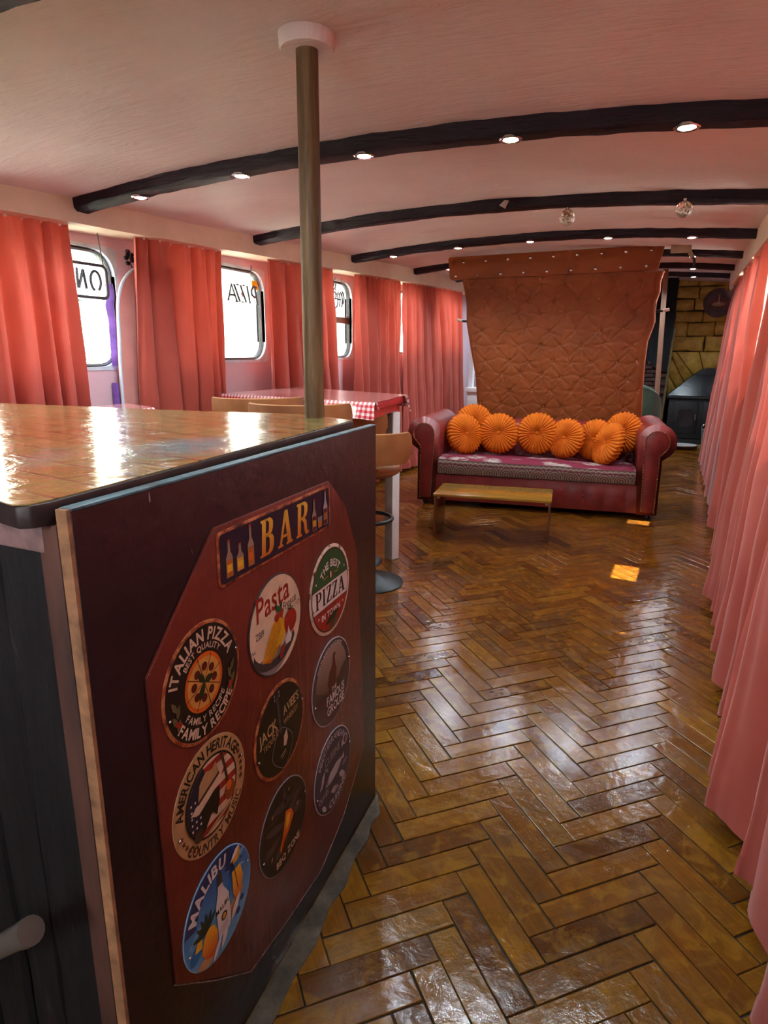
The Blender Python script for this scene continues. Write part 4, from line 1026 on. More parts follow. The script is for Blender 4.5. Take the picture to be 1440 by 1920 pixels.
A.shape('bottle_neck', [[(-.004, .042), (.012, .042), (.010, .066), (-.002, .066)]], I['brown']); A.text('bottle_lettering', 'MALIBU', .009, -.012, .014, I['black'], bold=.02, sx=.85, ang=.05); A.disc('bottle_sunset', .010, -.030, .009, I['black'], 16); A.disc('bottle_sun', .010, -.030, .0055, I['gold'], 16)
for q in range(3): A.line('bottle_small_print', [(-.002, -.046 - q * .006), (.020, -.044 - q * .006)], .0012, I['grey'])
A.shape('cocktail', [[(.040, .036), (.066, .036), (.074, .004), (.064, -.026), (.050, -.032), (.040, -.010)]], vgrad('cocktail', (198, 84, 26), (236, 178, 40), .32, .39)); A.line('straw', [(.046, .050), (.056, -.01)], .0025, I['dgrey'])
A.shape('sun_slice', [leaf(.044, .050, .032, .022, .7)], I['gold']); A.shape('umbrella_print', [leaf(.036, .058, .05, .012, .6)], I['white'])
A.shape('shell', [leaf(-.03, -.094, .05, .012, .9), leaf(-.005, -.090, .05, .014, 1.0), leaf(.03, -.06, .05, .016, .9)], I['white']); A.discs('blueberry', [(.052, -.058, .007), (.066, -.040, .006)], I['dblue'])

# ================================================================== GINGHAM TABLES, STOOLS, COLUMN
t = NT('red_gingham_oilcloth'); tc = t.add('ShaderNodeTexCoord'); sp = t.add('ShaderNodeSeparateXYZ'); t.link(tc.outputs['UV'], sp.inputs[0])
def band(o, p=.030):
    return t.math('LESS_THAN', t.math('FRACT', t.math('MULTIPLY', o, 1 / p)), .5)
sm = t.math('ADD', band(sp.outputs['X']), band(sp.outputs['Y']))
t.set(color=t.ramp(t.math('MULTIPLY', sm, .5), [(0., (232, 222, 218)), (.34, (218, 120, 124)), (.84, (186, 32, 48))], 'CONSTANT'), rough=.25, coat=.8, coatr=.05)
t.bump(t.noise(t.coord('Object'), 14, 3), .12, .006)
MAT_GING = t.m
MAT_WHITEP = M('white_gloss_paint', (232, 234, 236), .3, var=.05, bump=.1, bscale=20)
MAT_REDV = M('red_vinyl', (206, 52, 62), .4, var=.1)
MAT_POSTSHADE = M('greige_side_shade', (150, 128, 112), .5, var=.1)  # greige tone paints in the shade on the post's left face
def cloth_table(label, corners, z, skirts, seed, cloth_label):
    """corners: 4 (x,y) counter-clockwise; skirts: list of (edge index, drop)"""
    c0 = sum((Vector(c) for c in corners), Vector((0, 0))) / 4
    tb = thing('bar_table', label, 'table', (c0.x, c0.y, 0))
    ins = [tuple(c0 + (Vector(c) - c0) * .985) for c in corners]
    obj('tabletop', MB().prism(ins, z - .045, z - .004, lambda a, b, h: (a, b, h)), MAT_REDV, tb, bevel=.004)
    cl = thing('tablecloth', cloth_label, 'tablecloth', (c0.x, c0.y, z))
    m_ = MB(); P = [Vector(c) for c in corners]
    def top_(u, w):
        p = P[0].lerp(P[1], u).lerp(P[3].lerp(P[2], u), w); return (p.x, p.y, z + .0015 * fbm(p.x * 6, p.y * 6, seed))
    m_.grid(24, 12, top_, lambda u, w: tuple(P[0].lerp(P[1], u).lerp(P[3].lerp(P[2], u), w)))
    obj('cloth_top', m_, MAT_GING, cl, smooth=180)
    for (e, drop, lo, hi) in skirts:
        a, b = P[e], P[(e + 1) % 4]; d = (b - a); L = d.length; d = d / L; nrm = Vector((d.y, -d.x))
        m_ = MB()
        def sk(u, w):
            s_ = lo + u * (hi - lo)
            dr = drop * (1 + .18 * fbm(s_ * L * 4, seed, 2)); out = .006 + .020 * w * (1 + math.sin(s_ * L * 26 + seed) * .8)
            p = a + d * (s_ * L) + nrm * out * (1 if w > 0 else .0)
            return (p.x, p.y, z - dr * w)
        m_.grid(40, 6, sk, lambda u, w: ((lo + u * (hi - lo)) * L, 3 - w * drop))
        obj('cloth_skirt', m_, MAT_GING, cl, smooth=180)
    return tb
tb1 = cloth_table('tall window table under a red gingham cloth, beside the white post', [(-2.765, 3.40), (-1.53, 3.16), (-1.65, 3.89), (-2.775, 4.31)], 1.06, [(0, .095, 0, 1.0), (1, .07, .0, .06), (1, .10, .88, 1.), (2, .08, 0, 1)], 3, 'red and white gingham oilcloth on the tall table beside the white post')
obj('apron', MB().prism([(-1.60, 3.22), (-1.575, 3.22), (-1.685, 3.84), (-1.71, 3.84)], .965, 1.014, lambda a, b, h: (a, b, h)), MAT_REDV, tb1)
obj('leg', MB().box(-2.74, -2.68, 3.52, 3.58, 0, 1.014), MAT_WHITEP, tb1, bevel=.003); obj('leg', MB().box(-2.74, -2.68, 4.14, 4.20, 0, 1.014), MAT_WHITEP, tb1, bevel=.003)
tb2 = cloth_table('low glimpse of a second gingham table under the nearest left window', [(-2.75, 1.62), (-2.40, 1.62), (-2.43, 2.46), (-2.75, 2.60)], 1.05, [(0, .09, 0, 1), (1, .09, 0, 1), (2, .05, 0, 1)], 5, 'red and white gingham oilcloth peeking over the bar under the nearest window')
for (x, y) in ((-2.70, 1.7), (-2.48, 1.7), (-2.50, 2.4), (-2.70, 2.48)): obj('leg', MB().box(x - .03, x + .03, y - .03, y + .03, 0, 1.006), MAT_WHITEP, tb2, bevel=.003)
# white post supporting the table end with a small thermostat plate
ca = math.radians(-20.7)
col = thing('white_post', 'white painted square post under the gingham table end', 'post', (-1.665, 3.70, 0), ca)
m_ = MB(); m_.cbox((0, 0, .482), (.066, .062, .964)); obj('post_body', m_, MAT_WHITEP, col, bevel=.004, world=False)
obj('side_shade', MB().box(-.033, .030, -.0365, -.0312, .0, .96), MAT_POSTSHADE, col, bevel=.002, world=False)  # thin sheet carrying the painted shade of the left face
sw = thing('thermostat', 'small white switch plate with display on the white post', 'switch', tuple(wm(col) @ Vector((.0335, -.006, .62))), ca + PI / 2)
obj('plate', MB().box(-.026, .026, -.009, 0, -.035, .035), M('switch_plastic', (228, 226, 226), .35, var=.03), sw, bevel=.003, world=False)
obj('display', MB().box(-.013, .007, -.0105, -.0088, .006, .018), M('display_dark', (48, 44, 70), .2, var=.05), sw, world=False)
obj('button', MB().box(-.008, -.002, -.0105, -.0088, -.016, -.004), M('button_blue', (90, 80, 160), .4, var=.05), sw, world=False)
# bar stools
t = NT('tan_leather'); v = t.coord('Object'); nn = t.noise(v, 7, 6, .6)
t.set(color=t.ramp(nn, [(.3, (138, 84, 44)), (.6, (160, 102, 56)), (.8, (170, 112, 64))]), rough=.5); t.bump(t.noise(v, 120, 3), .12, .002)
MAT_TAN = t.m
MAT_PIPING = M('tan_piping', (178, 128, 84), .5, var=.08)
MAT_BLKM = M('black_powder_coat', (36, 40, 44), .38, .2, var=.08)
MAT_BLKC = M('black_rubber_ring', (20, 21, 23), .4, var=.1)
def make_stool(label, loc, rz, seat):
    s = thing('bar_stool', label, 'bar stool', loc, rz, 'tan leather bar stools around the tall tables')
    m_ = MB(); m_.lathe([(.205, 0), (.205, .006), (.19, .014), (.12, .030), (.055, .060), (.038, .095), (.036, .10)], (0, 0, 0), 48); obj('base', m_, MAT_BLKM, s, world=False, smooth=50)
    obj('gas_column', MB().lathe([(.028, .09), (.028, .36), (.019, .37), (.019, seat - .05)], (0, 0, 0), 20), MAT_BLKM, s, world=False)
    m_ = MB(); pts = [(.145 * math.cos(2 * PI * i / 40), .145 * math.sin(2 * PI * i / 40) - .05, .405) for i in range(40)]; m_.tube(pts, .0115, 10, closed=True)
    obj('footrest_ring', m_, MAT_BLKC, s, world=False)
    obj('footrest_bracket', MB().tube([(0, .02, .33), (0, .06, .38), (0, .094, .405)], .009, 8), MAT_BLKM, s, world=False)
    m_ = MB(); pr = [(.01, seat - .045), (.14, seat - .045), (.175, seat - .025), (.182, seat), (.175, seat + .020), (.14, seat + .030), (.01, seat + .032)]
    m_.lathe(pr, (0, 0, 0), 40); obj('seat', m_, MAT_TAN, s, world=False, smooth=60)
    # low wrap-round back: shell with rounded upper corners, behind the seat (-Y)
    m_ = MB(); n, k = 40, 10; R, th = .235, .022; A0 = math.radians(86)
    def shape(u, w):
        a = (u * 2 - 1) * A0; e = min(1, max(0, (1 - abs(u * 2 - 1)) / .22)); e = math.sqrt(max(0, 1 - (1 - e) ** 2))
        z0 = seat + .045 + (1 - e) * .05; z1 = seat + .085 + .130 * e
        return a, z0 + (z1 - z0) * w
    outer = []; inner = []
    for i in range(n + 1):
        for j in range(k + 1):
            a, zz = shape(i / n, j / k); lean = (zz - seat) * .12; bul = .006 * math.sin(PI * j / k)
            outer.append(((R + lean + bul) * math.sin(a), -(R + lean + bul) * math.cos(a), zz)); inner.append(((R - th + lean) * math.sin(a), -(R - th + lean) * math.cos(a), zz))
    w_ = k + 1; m_.v = outer + inner; o2 = len(outer)
    for i in range(n):
        for j in range(k):
            a = i * w_ + j; m_.f.append((a, a + w_, a + w_ + 1, a + 1)); m_.f.append((o2 + a, o2 + a + 1, o2 + a + w_ + 1, o2 + a + w_))
        m_.f.append((i * w_ + k, (i + 1) * w_ + k, o2 + (i + 1) * w_ + k, o2 + i * w_ + k)); m_.f.append((i * w_, o2 + i * w_, o2 + (i + 1) * w_, (i + 1) * w_))
    for j in range(k): m_.f.append((j, j + 1, o2 + j + 1, o2 + j)); b = n * w_ + j; m_.f.append((b, o2 + b, o2 + b + 1, b + 1))
    bk_ = obj('backrest', m_, MAT_TAN, s, world=False, smooth=50, recalc=True)
    pp = [Vector(outer[i * w_ + k]).lerp(Vector(inner[i * w_ + k]), .3) for i in range(n + 1)]
    obj('piping', MB().tube([tuple(p) for p in pp], .0045, 6), MAT_PIPING, bk_, world=False)
    obj('back_bracket', MB().box(-.05, .05, -.228, -.12, seat - .035, seat + .055), MAT_BLKM, s, world=False)
    return s
def face(x, y, extra=0): return math.atan2(y, x) + PI / 2 + PI + extra   # turns the back (-Y) towards the camera side
st = make_stool('tan bar stool with visible black disc base, in front of the white post', (-1.60, 3.22, 0), math.radians(14), .69)
make_stool('tan bar stool whose back shows just behind the front stool', (-1.88, 3.52, 0), math.radians(10), .785)
s2 = make_stool('tan bar stool half hidden behind the wooden pole', (-1.72, 2.72, 0), math.radians(24), .87)
dup(s2, (-2.16, 2.98, 0), math.radians(30), 'tan bar stool whose back rises over the bar left of the pole', 'tan leather bar stools around the tall tables')

# ================================================================== SOFA
t = NT('oxblood_leather'); v = t.coord('Object'); nn = t.noise(v, 4, 6, .6)
t.set(color=t.ramp(nn, [(.3, (108, 35, 33)), (.6, (142, 50, 46)), (.8, (162, 66, 60))]), rough=.34); t.bump(t.noise(v, 70, 4), .15, .003)
MAT_LEATH = t.m
MAT_NAIL = M('brass_nail', (176, 138, 100), .3, .9, var=.2)
SA = math.radians(7.9)
sofa = thing('chesterfield_sofa', 'oxblood red leather chesterfield sofa with rolled studded arms', 'sofa', (-2.105, 5.232, 0), SA)
SW, SD = 1.993, .90
def arm_prof(sx, x0):
    """keyhole section of a rolled arm; x0 = outer panel face, sx=+1 inner side to +x"""
    pts = [(x0, .05), (x0, .50)]
    cx, cz, r = x0 + sx * .045, .640, .140
    a0, a1 = math.radians(226), math.radians(-8)
    for i in range(25):
        a = a0 + (a1 - a0) * i / 24; pts.append((cx - sx * r * math.cos(PI - a) * 1.0 if False else cx + sx * r * math.cos(a), cz + r * math.sin(a)))
    pts += [(x0 + sx * .176, .50), (x0 + sx * .160, .28), (x0 + sx * .142, .05)]
    return pts
for sx, x0, nm in ((1, .0, 'arm'), (-1, SW, 'arm')):
    pts = arm_prof(sx, x0)
    m_ = MB(); n = len(pts); nd = 10
    for j in range(nd + 1):
        y = .012 + (SD - .05) * j / nd
        for (a, b) in pts: m_.v.append((a, y, b + (.0 if j == 0 else -.0) + .004 * fbm(a * 5, y * 5, b * 5)))
    for j in range(nd):
        for i in range(n): q = j * n + i; q2 = j * n + (i + 1) % n; m_.f.append((q, q2, q2 + n, q + n))
    m_.f.append(tuple(range(n))); m_.f.append(tuple(nd * n + i for i in range(n))[::-1])
    ar = obj(nm, m_, MAT_LEATH, sofa, world=False, recalc=True, smooth=40, bevel=.006)
    # padded scroll facing with studs
    cx, cz = x0 + sx * .045, .640
    fp = []
    for i in range(21):
        a = math.radians(222) - math.radians(226) * i / 20; fp.append((cx + sx * .092 * math.cos(a), cz + .092 * math.sin(a)))
    fp = [(x0 + sx * .018, .07), (x0 + sx * .018, .53)] + fp + [(x0 + sx * .134, .50), (x0 + sx * .124, .28), (x0 + sx * .116, .07)]
    m_ = MB(); m_.prism(fp, 0, .02, lambda a, b, h: (a, h - .006, b)); obj('arm_facing', m_, MAT_LEATH, sofa, world=False, recalc=True, bevel=.008)
    nl = MB(); path = [Vector((a, b)) for a, b in fp]
    L = [0]
    for i in range(1, len(path)): L.append(L[-1] + (path[i] - path[i - 1]).length)
    dd = 0; i = 1
    while dd < L[-1]:
        while i < len(L) - 1 and L[i] < dd: i += 1
        f = (dd - L[i - 1]) / max(1e-6, L[i] - L[i - 1]); p = path[i - 1].lerp(path[i], f); c = Vector((x0 + sx * .068, .45)); 
        nl.ball((p.x, -.006, p.y), .0068, 6, 4); dd += .0165
    so = obj('nail_studs', nl, MAT_NAIL, sofa, world=False); so['kind'] = 'stuff'
    ft = MB(); ft.lathe([(.018, 0), (.026, .012), (.026, .03), (.016, .05)], (x0 + sx * .06, .06, 0), 14); ft.lathe([(.018, 0), (.026, .012), (.026, .03), (.016, .05)], (x0 + sx * .06, SD - .1, 0), 14)
    for yy in (.06, SD - .1):
        obj('castor', MB().lathe([(.018, 0), (.026, .012), (.026, .03), (.016, .052)], (x0 + sx * .06, yy, 0), 14), MAT_BLKC, sofa, world=False)
# base rail with soft vertical pleats and buttons
m_ = MB()
def br_(u, w):
    x = .125 + u * (SW - .25); z = .05 + w * .235; p = abs(math.sin((x - .1) / .165 * PI)); d = .010 * math.sqrt(p) * math.sin(PI * min(1, w * 1.15))
    return (x, .030 - d - .006 * math.sin(PI * w), z)
m_.grid(120, 12, br_); m_.grid(1, 1, lambda u, w: (.125 + u * (SW - .25), .030 + w * .6, .285)); m_.grid(1, 1, lambda u, w: (.125 + u * (SW - .25), .030 + w * .6, .05))
obj('base_rail', m_, MAT_LEATH, sofa, world=False, smooth=60)
for i in range(1, 11): obj('rail_button', MB().ball((.1 + i * .165, .022, .17), .010, 8, 6), MAT_LEATH, sofa, world=False)
obj('seat_deck', MB().box(.13, SW - .13, .04, SD - .12, .20, .29), MAT_LEATH, sofa, world=False, bevel=.01)
# rolled, buttoned back
m_ = MB()
def bk_(u, w):
    x = .05 + u * (SW - .10)
    if w < .45:
        q = w / .45; y = SD - .30 + .06 * q; z = .28 + q * .34
        tuft = .018 * abs(math.sin((x / .15 + (0 if q < .5 else .5)) * PI)) * math.sin(PI * min(1, q * 1.1)); y -= tuft
    else:
        a = math.radians(200) - (w - .45) / .55 * math.radians(250); y = SD - .125 + .115 * math.cos(a); z = .615 + .105 * math.sin(a)
        y -= .010 * abs(math.sin(x / .15 * PI)) * max(0, math.sin(a)) ; z += .010 * abs(math.sin(x / .15 * PI)) * max(0, math.sin(a))
    return (x, y, z)
m_.grid(150, 30, bk_); m_.grid(1, 1, lambda u, w: (.05 + u * (SW - .1), SD - .03, .05 + w * .56))
obj('back', m_, MAT_LEATH, sofa, world=False, smooth=60)
for i in range(12): obj('back_button', MB().ball((.16 + i * .152, SD - .262, .56), .011, 8, 6), MAT_LEATH, sofa, world=False)
# brocade seat mattress (lies on the sofa)
t = NT('maroon_floral_brocade'); v = t.coord('Object'); vo = t.add('ShaderNodeTexVoronoi'); vo.inputs['Scale'].default_value = 4.6; t.link(v, vo.inputs['Vector'])
fl = t.noise(v, 26, 4, .6, 1.0); msk = t.math('MULTIPLY', t.ramp(vo.outputs['Distance'], [(.30, (255, 255, 255)), (.46, (0, 0, 0))]), t.ramp(fl, [(.44, (0, 0, 0)), (.5, (255, 255, 255))]))
t.set(color=t.mix(msk, lin((122, 24, 54)), lin((178, 166, 158))), rough=.8); t.bump(fl, .2, .003); MAT_BROC = t.m
t = NT('brocade_border'); tc = t.add('ShaderNodeTexCoord'); sp = t.add('ShaderNodeSeparateXYZ'); t.link(tc.outputs['UV'], sp.inputs[0])
X_, Y_ = sp.outputs['X'], sp.outputs['Y']
fx = t.math('SUBTRACT', t.math('FRACT', t.math('MULTIPLY', X_, 1 / .135)), .5)
rad = t.math('SQRT', t.math('ADD', t.math('POWER', t.math('MULTIPLY', fx, 1.7), 2), t.math('POWER', t.math('MULTIPLY', t.math('SUBTRACT', Y_, .02), 11), 2)))
rings = t.math('GREATER_THAN', t.math('SINE', t.math('MULTIPLY', rad, 26)), .1)
scal = t.math('LESS_THAN', t.math('ABSOLUTE', t.math('SUBTRACT', Y_, t.math('ADD', .098, t.math('MULTIPLY', t.math('ABSOLUTE', t.math('SINE', t.math('MULTIPLY', X_, 70))), .010)))), .006)
low = t.math('LESS_THAN', Y_, .082); line_ = t.math('LESS_THAN', t.math('ABSOLUTE', t.math('SUBTRACT', Y_, .086)), .004)
pat = t.math('MAXIMUM', t.math('MULTIPLY', rings, low), scal)
c0 = t.mix(pat, lin((104, 76, 70)), lin((154, 136, 118))); t.set(color=t.mix(line_, c0, lin((104, 26, 50))), rough=.8); t.bump(t.noise(t.coord('Object'), 60, 4), .2, .003); MAT_BORD = t.m
mat_ = thing('seat_mattress', 'maroon floral brocade mattress with patterned border on the sofa seat', 'cushion', tuple(wm(sofa) @ Vector((SW / 2, .05, .29))), SA)
m_ = MB(); x0_, x1_ = -.818, .816; nx = 80; H0, H1 = .0, .130
def sag(x): return -.020 * (x - x0_) / (x1_ - x0_) + .006 * fbm(x * 3, 1, 4)
m_.grid(nx, 24, lambda u, w: (x0_ + u * (x1_ - x0_), -.045 + w * .56, H1 + sag(x0_ + u * (x1_ - x0_)) + .016 * math.sin(PI * min(1, w * 1.6)) ** .7 + .004 * fbm(u * 9, w * 5, 2)))
obj('floral_top', m_, MAT_BROC, mat_, world=False, smooth=180)
m_ = MB()
m_.grid(nx, 8, lambda u, w: (x0_ + u * (x1_ - x0_), -.045 - .012 * math.sin(PI * w) + .004 * fbm(u * 12, w * 2, 7), .004 + w * (H1 - .004 + sag(x0_ + u * (x1_ - x0_)))), lambda u, w: (u * 1.66, w * .125))
obj('patterned_border', m_, MAT_BORD, mat_, world=False, smooth=180)
m_ = MB()
for xe, s_ in ((x0_, -1), (x1_, 1)): m_.grid(10, 6, lambda u, w: (xe + s_ * .012 * math.sin(PI * w), -.045 + u * .56, .004 + w * (H1 - .004 + sag(xe))))
sd_ = obj('pale_side', m_, M('pale_lining', (170, 160, 156), .85, var=.2, vscale=30), mat_, world=False, smooth=180)
m_ = MB().box(x0_ + .01, x1_ - .01, -.03, .51, .003, .10); obj('filling', m_, MAT_BORD, mat_, world=False)

# round pleated cushions
t = NT('orange_velvet'); v = t.coord('Object'); nn = t.noise(v, 9, 4)
t.set(color=t.ramp(nn, [(.3, (192, 88, 10)), (.7, (216, 112, 18))]), rough=.7, spec=.2); MAT_ORANGE = t.m
def pleat_mesh():
    m_ = MB(); K, NR = 192, 26; np_ = 32
    for i in range(NR + 1):
        t_ = i / NR; a = -PI / 2 + PI * t_          # from back centre to front centre
        r0 = math.cos(a); zf = math.sin(a)
        r = .165 * (r0 ** .55 if r0 > 1e-6 else 0); z = .055 * (abs(zf) ** .9) * (1 if zf > 0 else -1)
        dim = max(0, 1 - r / .05) * .026; z = z - math.copysign(dim, zf) if abs(zf) > .5 else z
        for j in range(K):
            th = 2 * PI * j / K; f = abs(math.sin(np_ * th / 2 + (.25 if i % 2 else 0) * (0))) ; amp = .0105 * min(1, r / .05)
            q = (f ** .6 - .6) * amp
            edge = math.exp(-((t_ - .5) / .13) ** 2); ruff = edge * .008 * math.sin(np_ * th + 1.2 * math.sin(3 * th) + t_ * 16)
            rr = r + ruff + q * .4 * (1 if abs(zf) < .5 else 0); zz = z + q * (1 if zf > 0 else -1) + edge * .006 * math.sin(np_ * th * .5 + 2)
            m_.v.append((rr * math.cos(th), rr * math.sin(th), zz))
    for i in range(NR):
        for j in range(K): a = i * K + j; b = i * K + (j + 1) % K; m_.f.append((a, b, b + K, a + K))
    return m_
pm = mesh_of(pleat_mesh(), 'pleated_cover', smooth=180); pm.materials.append(MAT_ORANGE)
bm_ = mesh_of(MB().ball((0, 0, .034), .016, 12, 8, (1, 1, .6)), 'centre_button', smooth=180); bm_.materials.append(MAT_ORANGE)
MS = wm(sofa)
def cushion(label, s_, dep, z, tilt, yaw, roll=0, sc=1.):
    """tilt: lean back from vertical (deg); yaw: turn about the vertical (deg)"""
    o = bpy.data.objects.new('round_cushion', None); C.objects.link(o); o.empty_display_size = .1
    o.location = MS @ Vector((s_, dep, z)); R = Matrix.Rotation(SA + math.radians(yaw), 4, 'Z') @ Matrix.Rotation(math.radians(90 - tilt), 4, 'X') @ Matrix.Rotation(roll, 4, 'Z')
    sc *= 1.10; o.rotation_euler = R.to_euler(); o.scale = (sc, sc, sc * .95)
    o['label'] = label; o['category'] = 'cushion'; o['group'] = 'round orange pleated cushions on the sofa'
    a = bpy.data.objects.new('pleated_cover', pm); C.objects.link(a); a.parent = o
    b = bpy.data.objects.new('centre_button', bm_); C.objects.link(b); b.parent = o
cushion('round orange pleated cushion at the left front, leaning on the left arm', .345, .34, .605, 16, 42, .3, 1.0)
cushion('round orange cushion tucked behind the leftmost one', .395, .53, .690, 8, 12, .9, .95)
cushion('round orange pleated cushion second from the left arm, standing upright', .640, .46, .612, 14, 3, .2)
cushion('tallest round orange pleated cushion in the middle of the sofa', .985, .47, .625, 8, -2, .5, 1.0)
cushion('round orange pleated cushion right of the sofa middle, turned slightly left', 1.235, .43, .595, 16, -28, .8, .96)
cushion('round orange pleated cushion overlapped by the front right one', 1.485, .44, .592, 14, -30, .1, .98)
cushion('round orange cushion at the right, tucked high behind against the right arm', 1.715, .50, .655, 8, -32, .7, .98)
cushion('round orange pleated cushion at the right front, tilted against the right arm', 1.590, .27, .580, 22, -58, .4, 1.02)

# ================================================================== COFFEE BENCH
t = NT('golden_veneer'); v = t.coord('Object', (2, 22, 22)); nn = t.noise(v, 2, 6, .6, .4)
t.set(color=t.ramp(nn, [(.3, (132, 92, 26)), (.7, (164, 122, 40))]), rough=.22, coat=.5); MAT_VEN = t.m
t = NT('brown_veneer'); v = t.coord('Object', (20, 20, 2)); nn = t.noise(v, 2, 6, .6, .4)
t.set(color=t.ramp(nn, [(.3, (86, 46, 20)), (.7, (116, 68, 30))]), rough=.3, coat=.3); MAT_VEN2 = t.m
cb = thing('coffee_bench', 'low golden wooden coffee bench with panel legs before the sofa', 'coffee table', (-1.617, 4.341, 0), math.radians(9.6))
obj('top', MB().box(-.006, .842, -.012, .415, .300, .318), MAT_VEN, cb, bevel=.002, world=False)
for x in (.0, .822): obj('side_panel', MB().box(x, x + .015, -.006, .405, 0, .300), MAT_VEN2, cb, bevel=.0015, world=False)
for x, sx in ((.0155, 1), (.8215, -1)):
    obj('corner_bracket', MB().cbox((x + sx * .012, .03, .288), (.024, .03, .022)), M('white_plastic_block', (214, 196, 170), .5, var=.1), cb, bevel=.004, world=False)

# ================================================================== TUFTED PANEL BEHIND THE SOFA
t = NT('brown_faux_leather'); v = t.coord('Object'); nn = t.noise(v, 3, 5)
t.set(color=t.ramp(nn, [(.3, (118, 58, 24)), (.7, (138, 70, 31))]), rough=.5, spec=.22); t.bump(t.noise(v, 60, 4), .10, .002); MAT_BRN = t.m
hbp = thing('tufted_panel', 'tall brown tufted faux-leather panel standing behind the sofa', 'panel', tuple(MS @ Vector((1.1, .98, 0))), SA)
Hm = wm(hbp); HOFF = Vector((1.1, .98, 0))
LE = [(.0, .42), (.30, .40), (.735, .365), (1.1, .33), (1.3, .285), (1.6, .225), (1.8, .215), (1.92, .19), (2.025, .165)]
RE = [(.0, 1.87), (.735, 1.888), (1.05, 1.872), (1.25, 1.868), (1.45, 1.875), (1.6, 1.92), (1.75, 1.905), (1.85, 1.935), (1.95, 1.93), (2.04, 1.955)]
def interp(tab, z):
    for (a, b), (c, d) in zip(tab, tab[1:]):
        if z <= c: return b + (d - b) * (z - a) / (c - a)
    return tab[-1][1]
btn = []
rh = random.Random(4)
for r_, zz in enumerate([.42, .56, .70, .84, .98, 1.12, 1.26, 1.40, 1.54, 1.68, 1.82, 1.95]):
    l, r = interp(LE, zz), interp(RE, zz); n = 8
    for i in range(n): btn.append((l + (r - l) * (i + (.25 if r_ % 2 else .75)) / n + rh.uniform(-.02, .02), zz + rh.uniform(-.02, .02)))
def hfn(u, w):
    z = w * (2.03); l, r = interp(LE, z), interp(RE, z); s_ = l + u * (r - l)
    h = .022
    for (bs, bz) in btn:
        dx, dz = s_ - bs, z - bz; d2 = dx * dx + dz * dz
        if d2 < .03:
            d = math.sqrt(d2); a = math.atan2(dz, dx)
            h -= .012 * math.exp(-(d / .018) ** 2)
            st_ = abs(math.sin(3 * a + bs * 9)) ** 8            # radiating creases
            h -= .010 * st_ * math.exp(-d / .065) * min(1, d / .012)
            h -= .006 * (abs(math.cos(2 * a)) < .12) * math.exp(-d / .10)
    e = min(u, 1 - u) / .03
    if e < 1: h *= math.sqrt(max(0, e))
    h += .004 * fbm(s_ * 3, z * 3, 8)
    return (s_ - HOFF.x, -h - .012 - .03 * (z - .7), z)
m_ = MB(); m_.grid(190, 230, hfn); 
nvv = len(m_.v)
m_.grid(1, 12, lambda u, w: ((interp(LE, w * 2.03) + u * (interp(RE, w * 2.03) - interp(LE, w * 2.03))) - HOFF.x, .03 - .03 * (w * 2.03 - .7), w * 2.03))
obj('padded_face', m_, MAT_BRN, hbp, world=False, smooth=180)
m_ = MB()
for z in range(13):
    pass
fr_ = MB(); zs = [i * 2.03 / 24 for i in range(25)]
for tab, s_ in ((LE, -1), (RE, 1)):
    o0 = len(fr_.v)
    for z in zs:
        x = interp(tab, z) - HOFF.x; y = -.03 * (z - .7)
        fr_.v += [(x, y - .012, z), (x + s_ * .006, y + .01, z), (x, y + .03, z)]
    for i in range(24):
        for q in range(2): a = o0 + i * 3 + q; fr_.f.append((a, a + 1, a + 4, a + 3))
obj('edge_binding', fr_, M('orange_edge_binding', (190, 96, 60), .6, var=.1), hbp, world=False, smooth=60)
tbn = MB()
for (bs, bz) in btn: tbn.ball((bs - HOFF.x, -.022 - .03 * (bz - .7), bz), .008, 8, 6)
ob_ = obj('tuft_buttons', tbn, M('brown_button', (150, 92, 44), .4, var=.1), hbp, world=False); ob_['kind'] = 'stuff'
# valance board above with shiny studs
val = thing('studded_valance', 'brown valance board with two rows of shiny studs above the tufted panel', 'valance', tuple(MS @ Vector((1.0, .93, 2.03))), SA)
vz = [(.055, 2.018), (.075, 2.0), (1.895, 2.035), (1.935, 2.245), (.050, 2.205), (.035, 2.19)]
m_ = MB(); m_.prism(vz, -.055, 0, lambda a, b, h: (a - 1.0, h, b - 2.03)); obj('board', m_, MAT_BRN, val, world=False, bevel=.008)
T1 = [(871, 488), (906, 485), (945, 481), (985, 478), (1029, 478), (1072, 474), (1115, 472), (1163, 470), (1211, 462)]
for i in range(9):
    f = i / 8; obj('stud', MB().ball((.185 + f * 1.64 - 1.0, -.057, 2.155 + f * .045 - 2.03), .014, 10, 6, (1, .5, 1)), MAT_CHROME, val, world=False)
    obj('stud', MB().ball((.115 + f * 1.68 - 1.0, -.057, 2.032 + f * .038 - 2.03), .014, 10, 6, (1, .5, 1)), MAT_CHROME, val, world=False)
for s_, z, L, nm in ((.245, 1.63, -.12, 'black clamp rod sticking out of the left edge of the tufted panel'), (1.90, 1.70, .13, 'clamp rod with a pale tip sticking out of the right edge of the tufted panel')):
    p = MS @ Vector((s_, .965, z)); c_ = thing('clamp_rod', nm, 'clamp', tuple(p), SA)
    obj('rod', MB().tube([(-.03 if L > 0 else .03, 0, -.008), (L * .6, 0, 0)], .011, 8), MAT_BLKC, c_, world=False)
    obj('tip', MB().tube([(L * .58, 0, 0), (L, 0, .012)], .013, 8), M('pale_clamp_tip', (210, 190, 175), .5, var=.1), c_, world=False)
    obj('clamp_block', MB().box(-.012, .012, -.012, .012, -.02, .06), MAT_BLKC, c_, world=False)

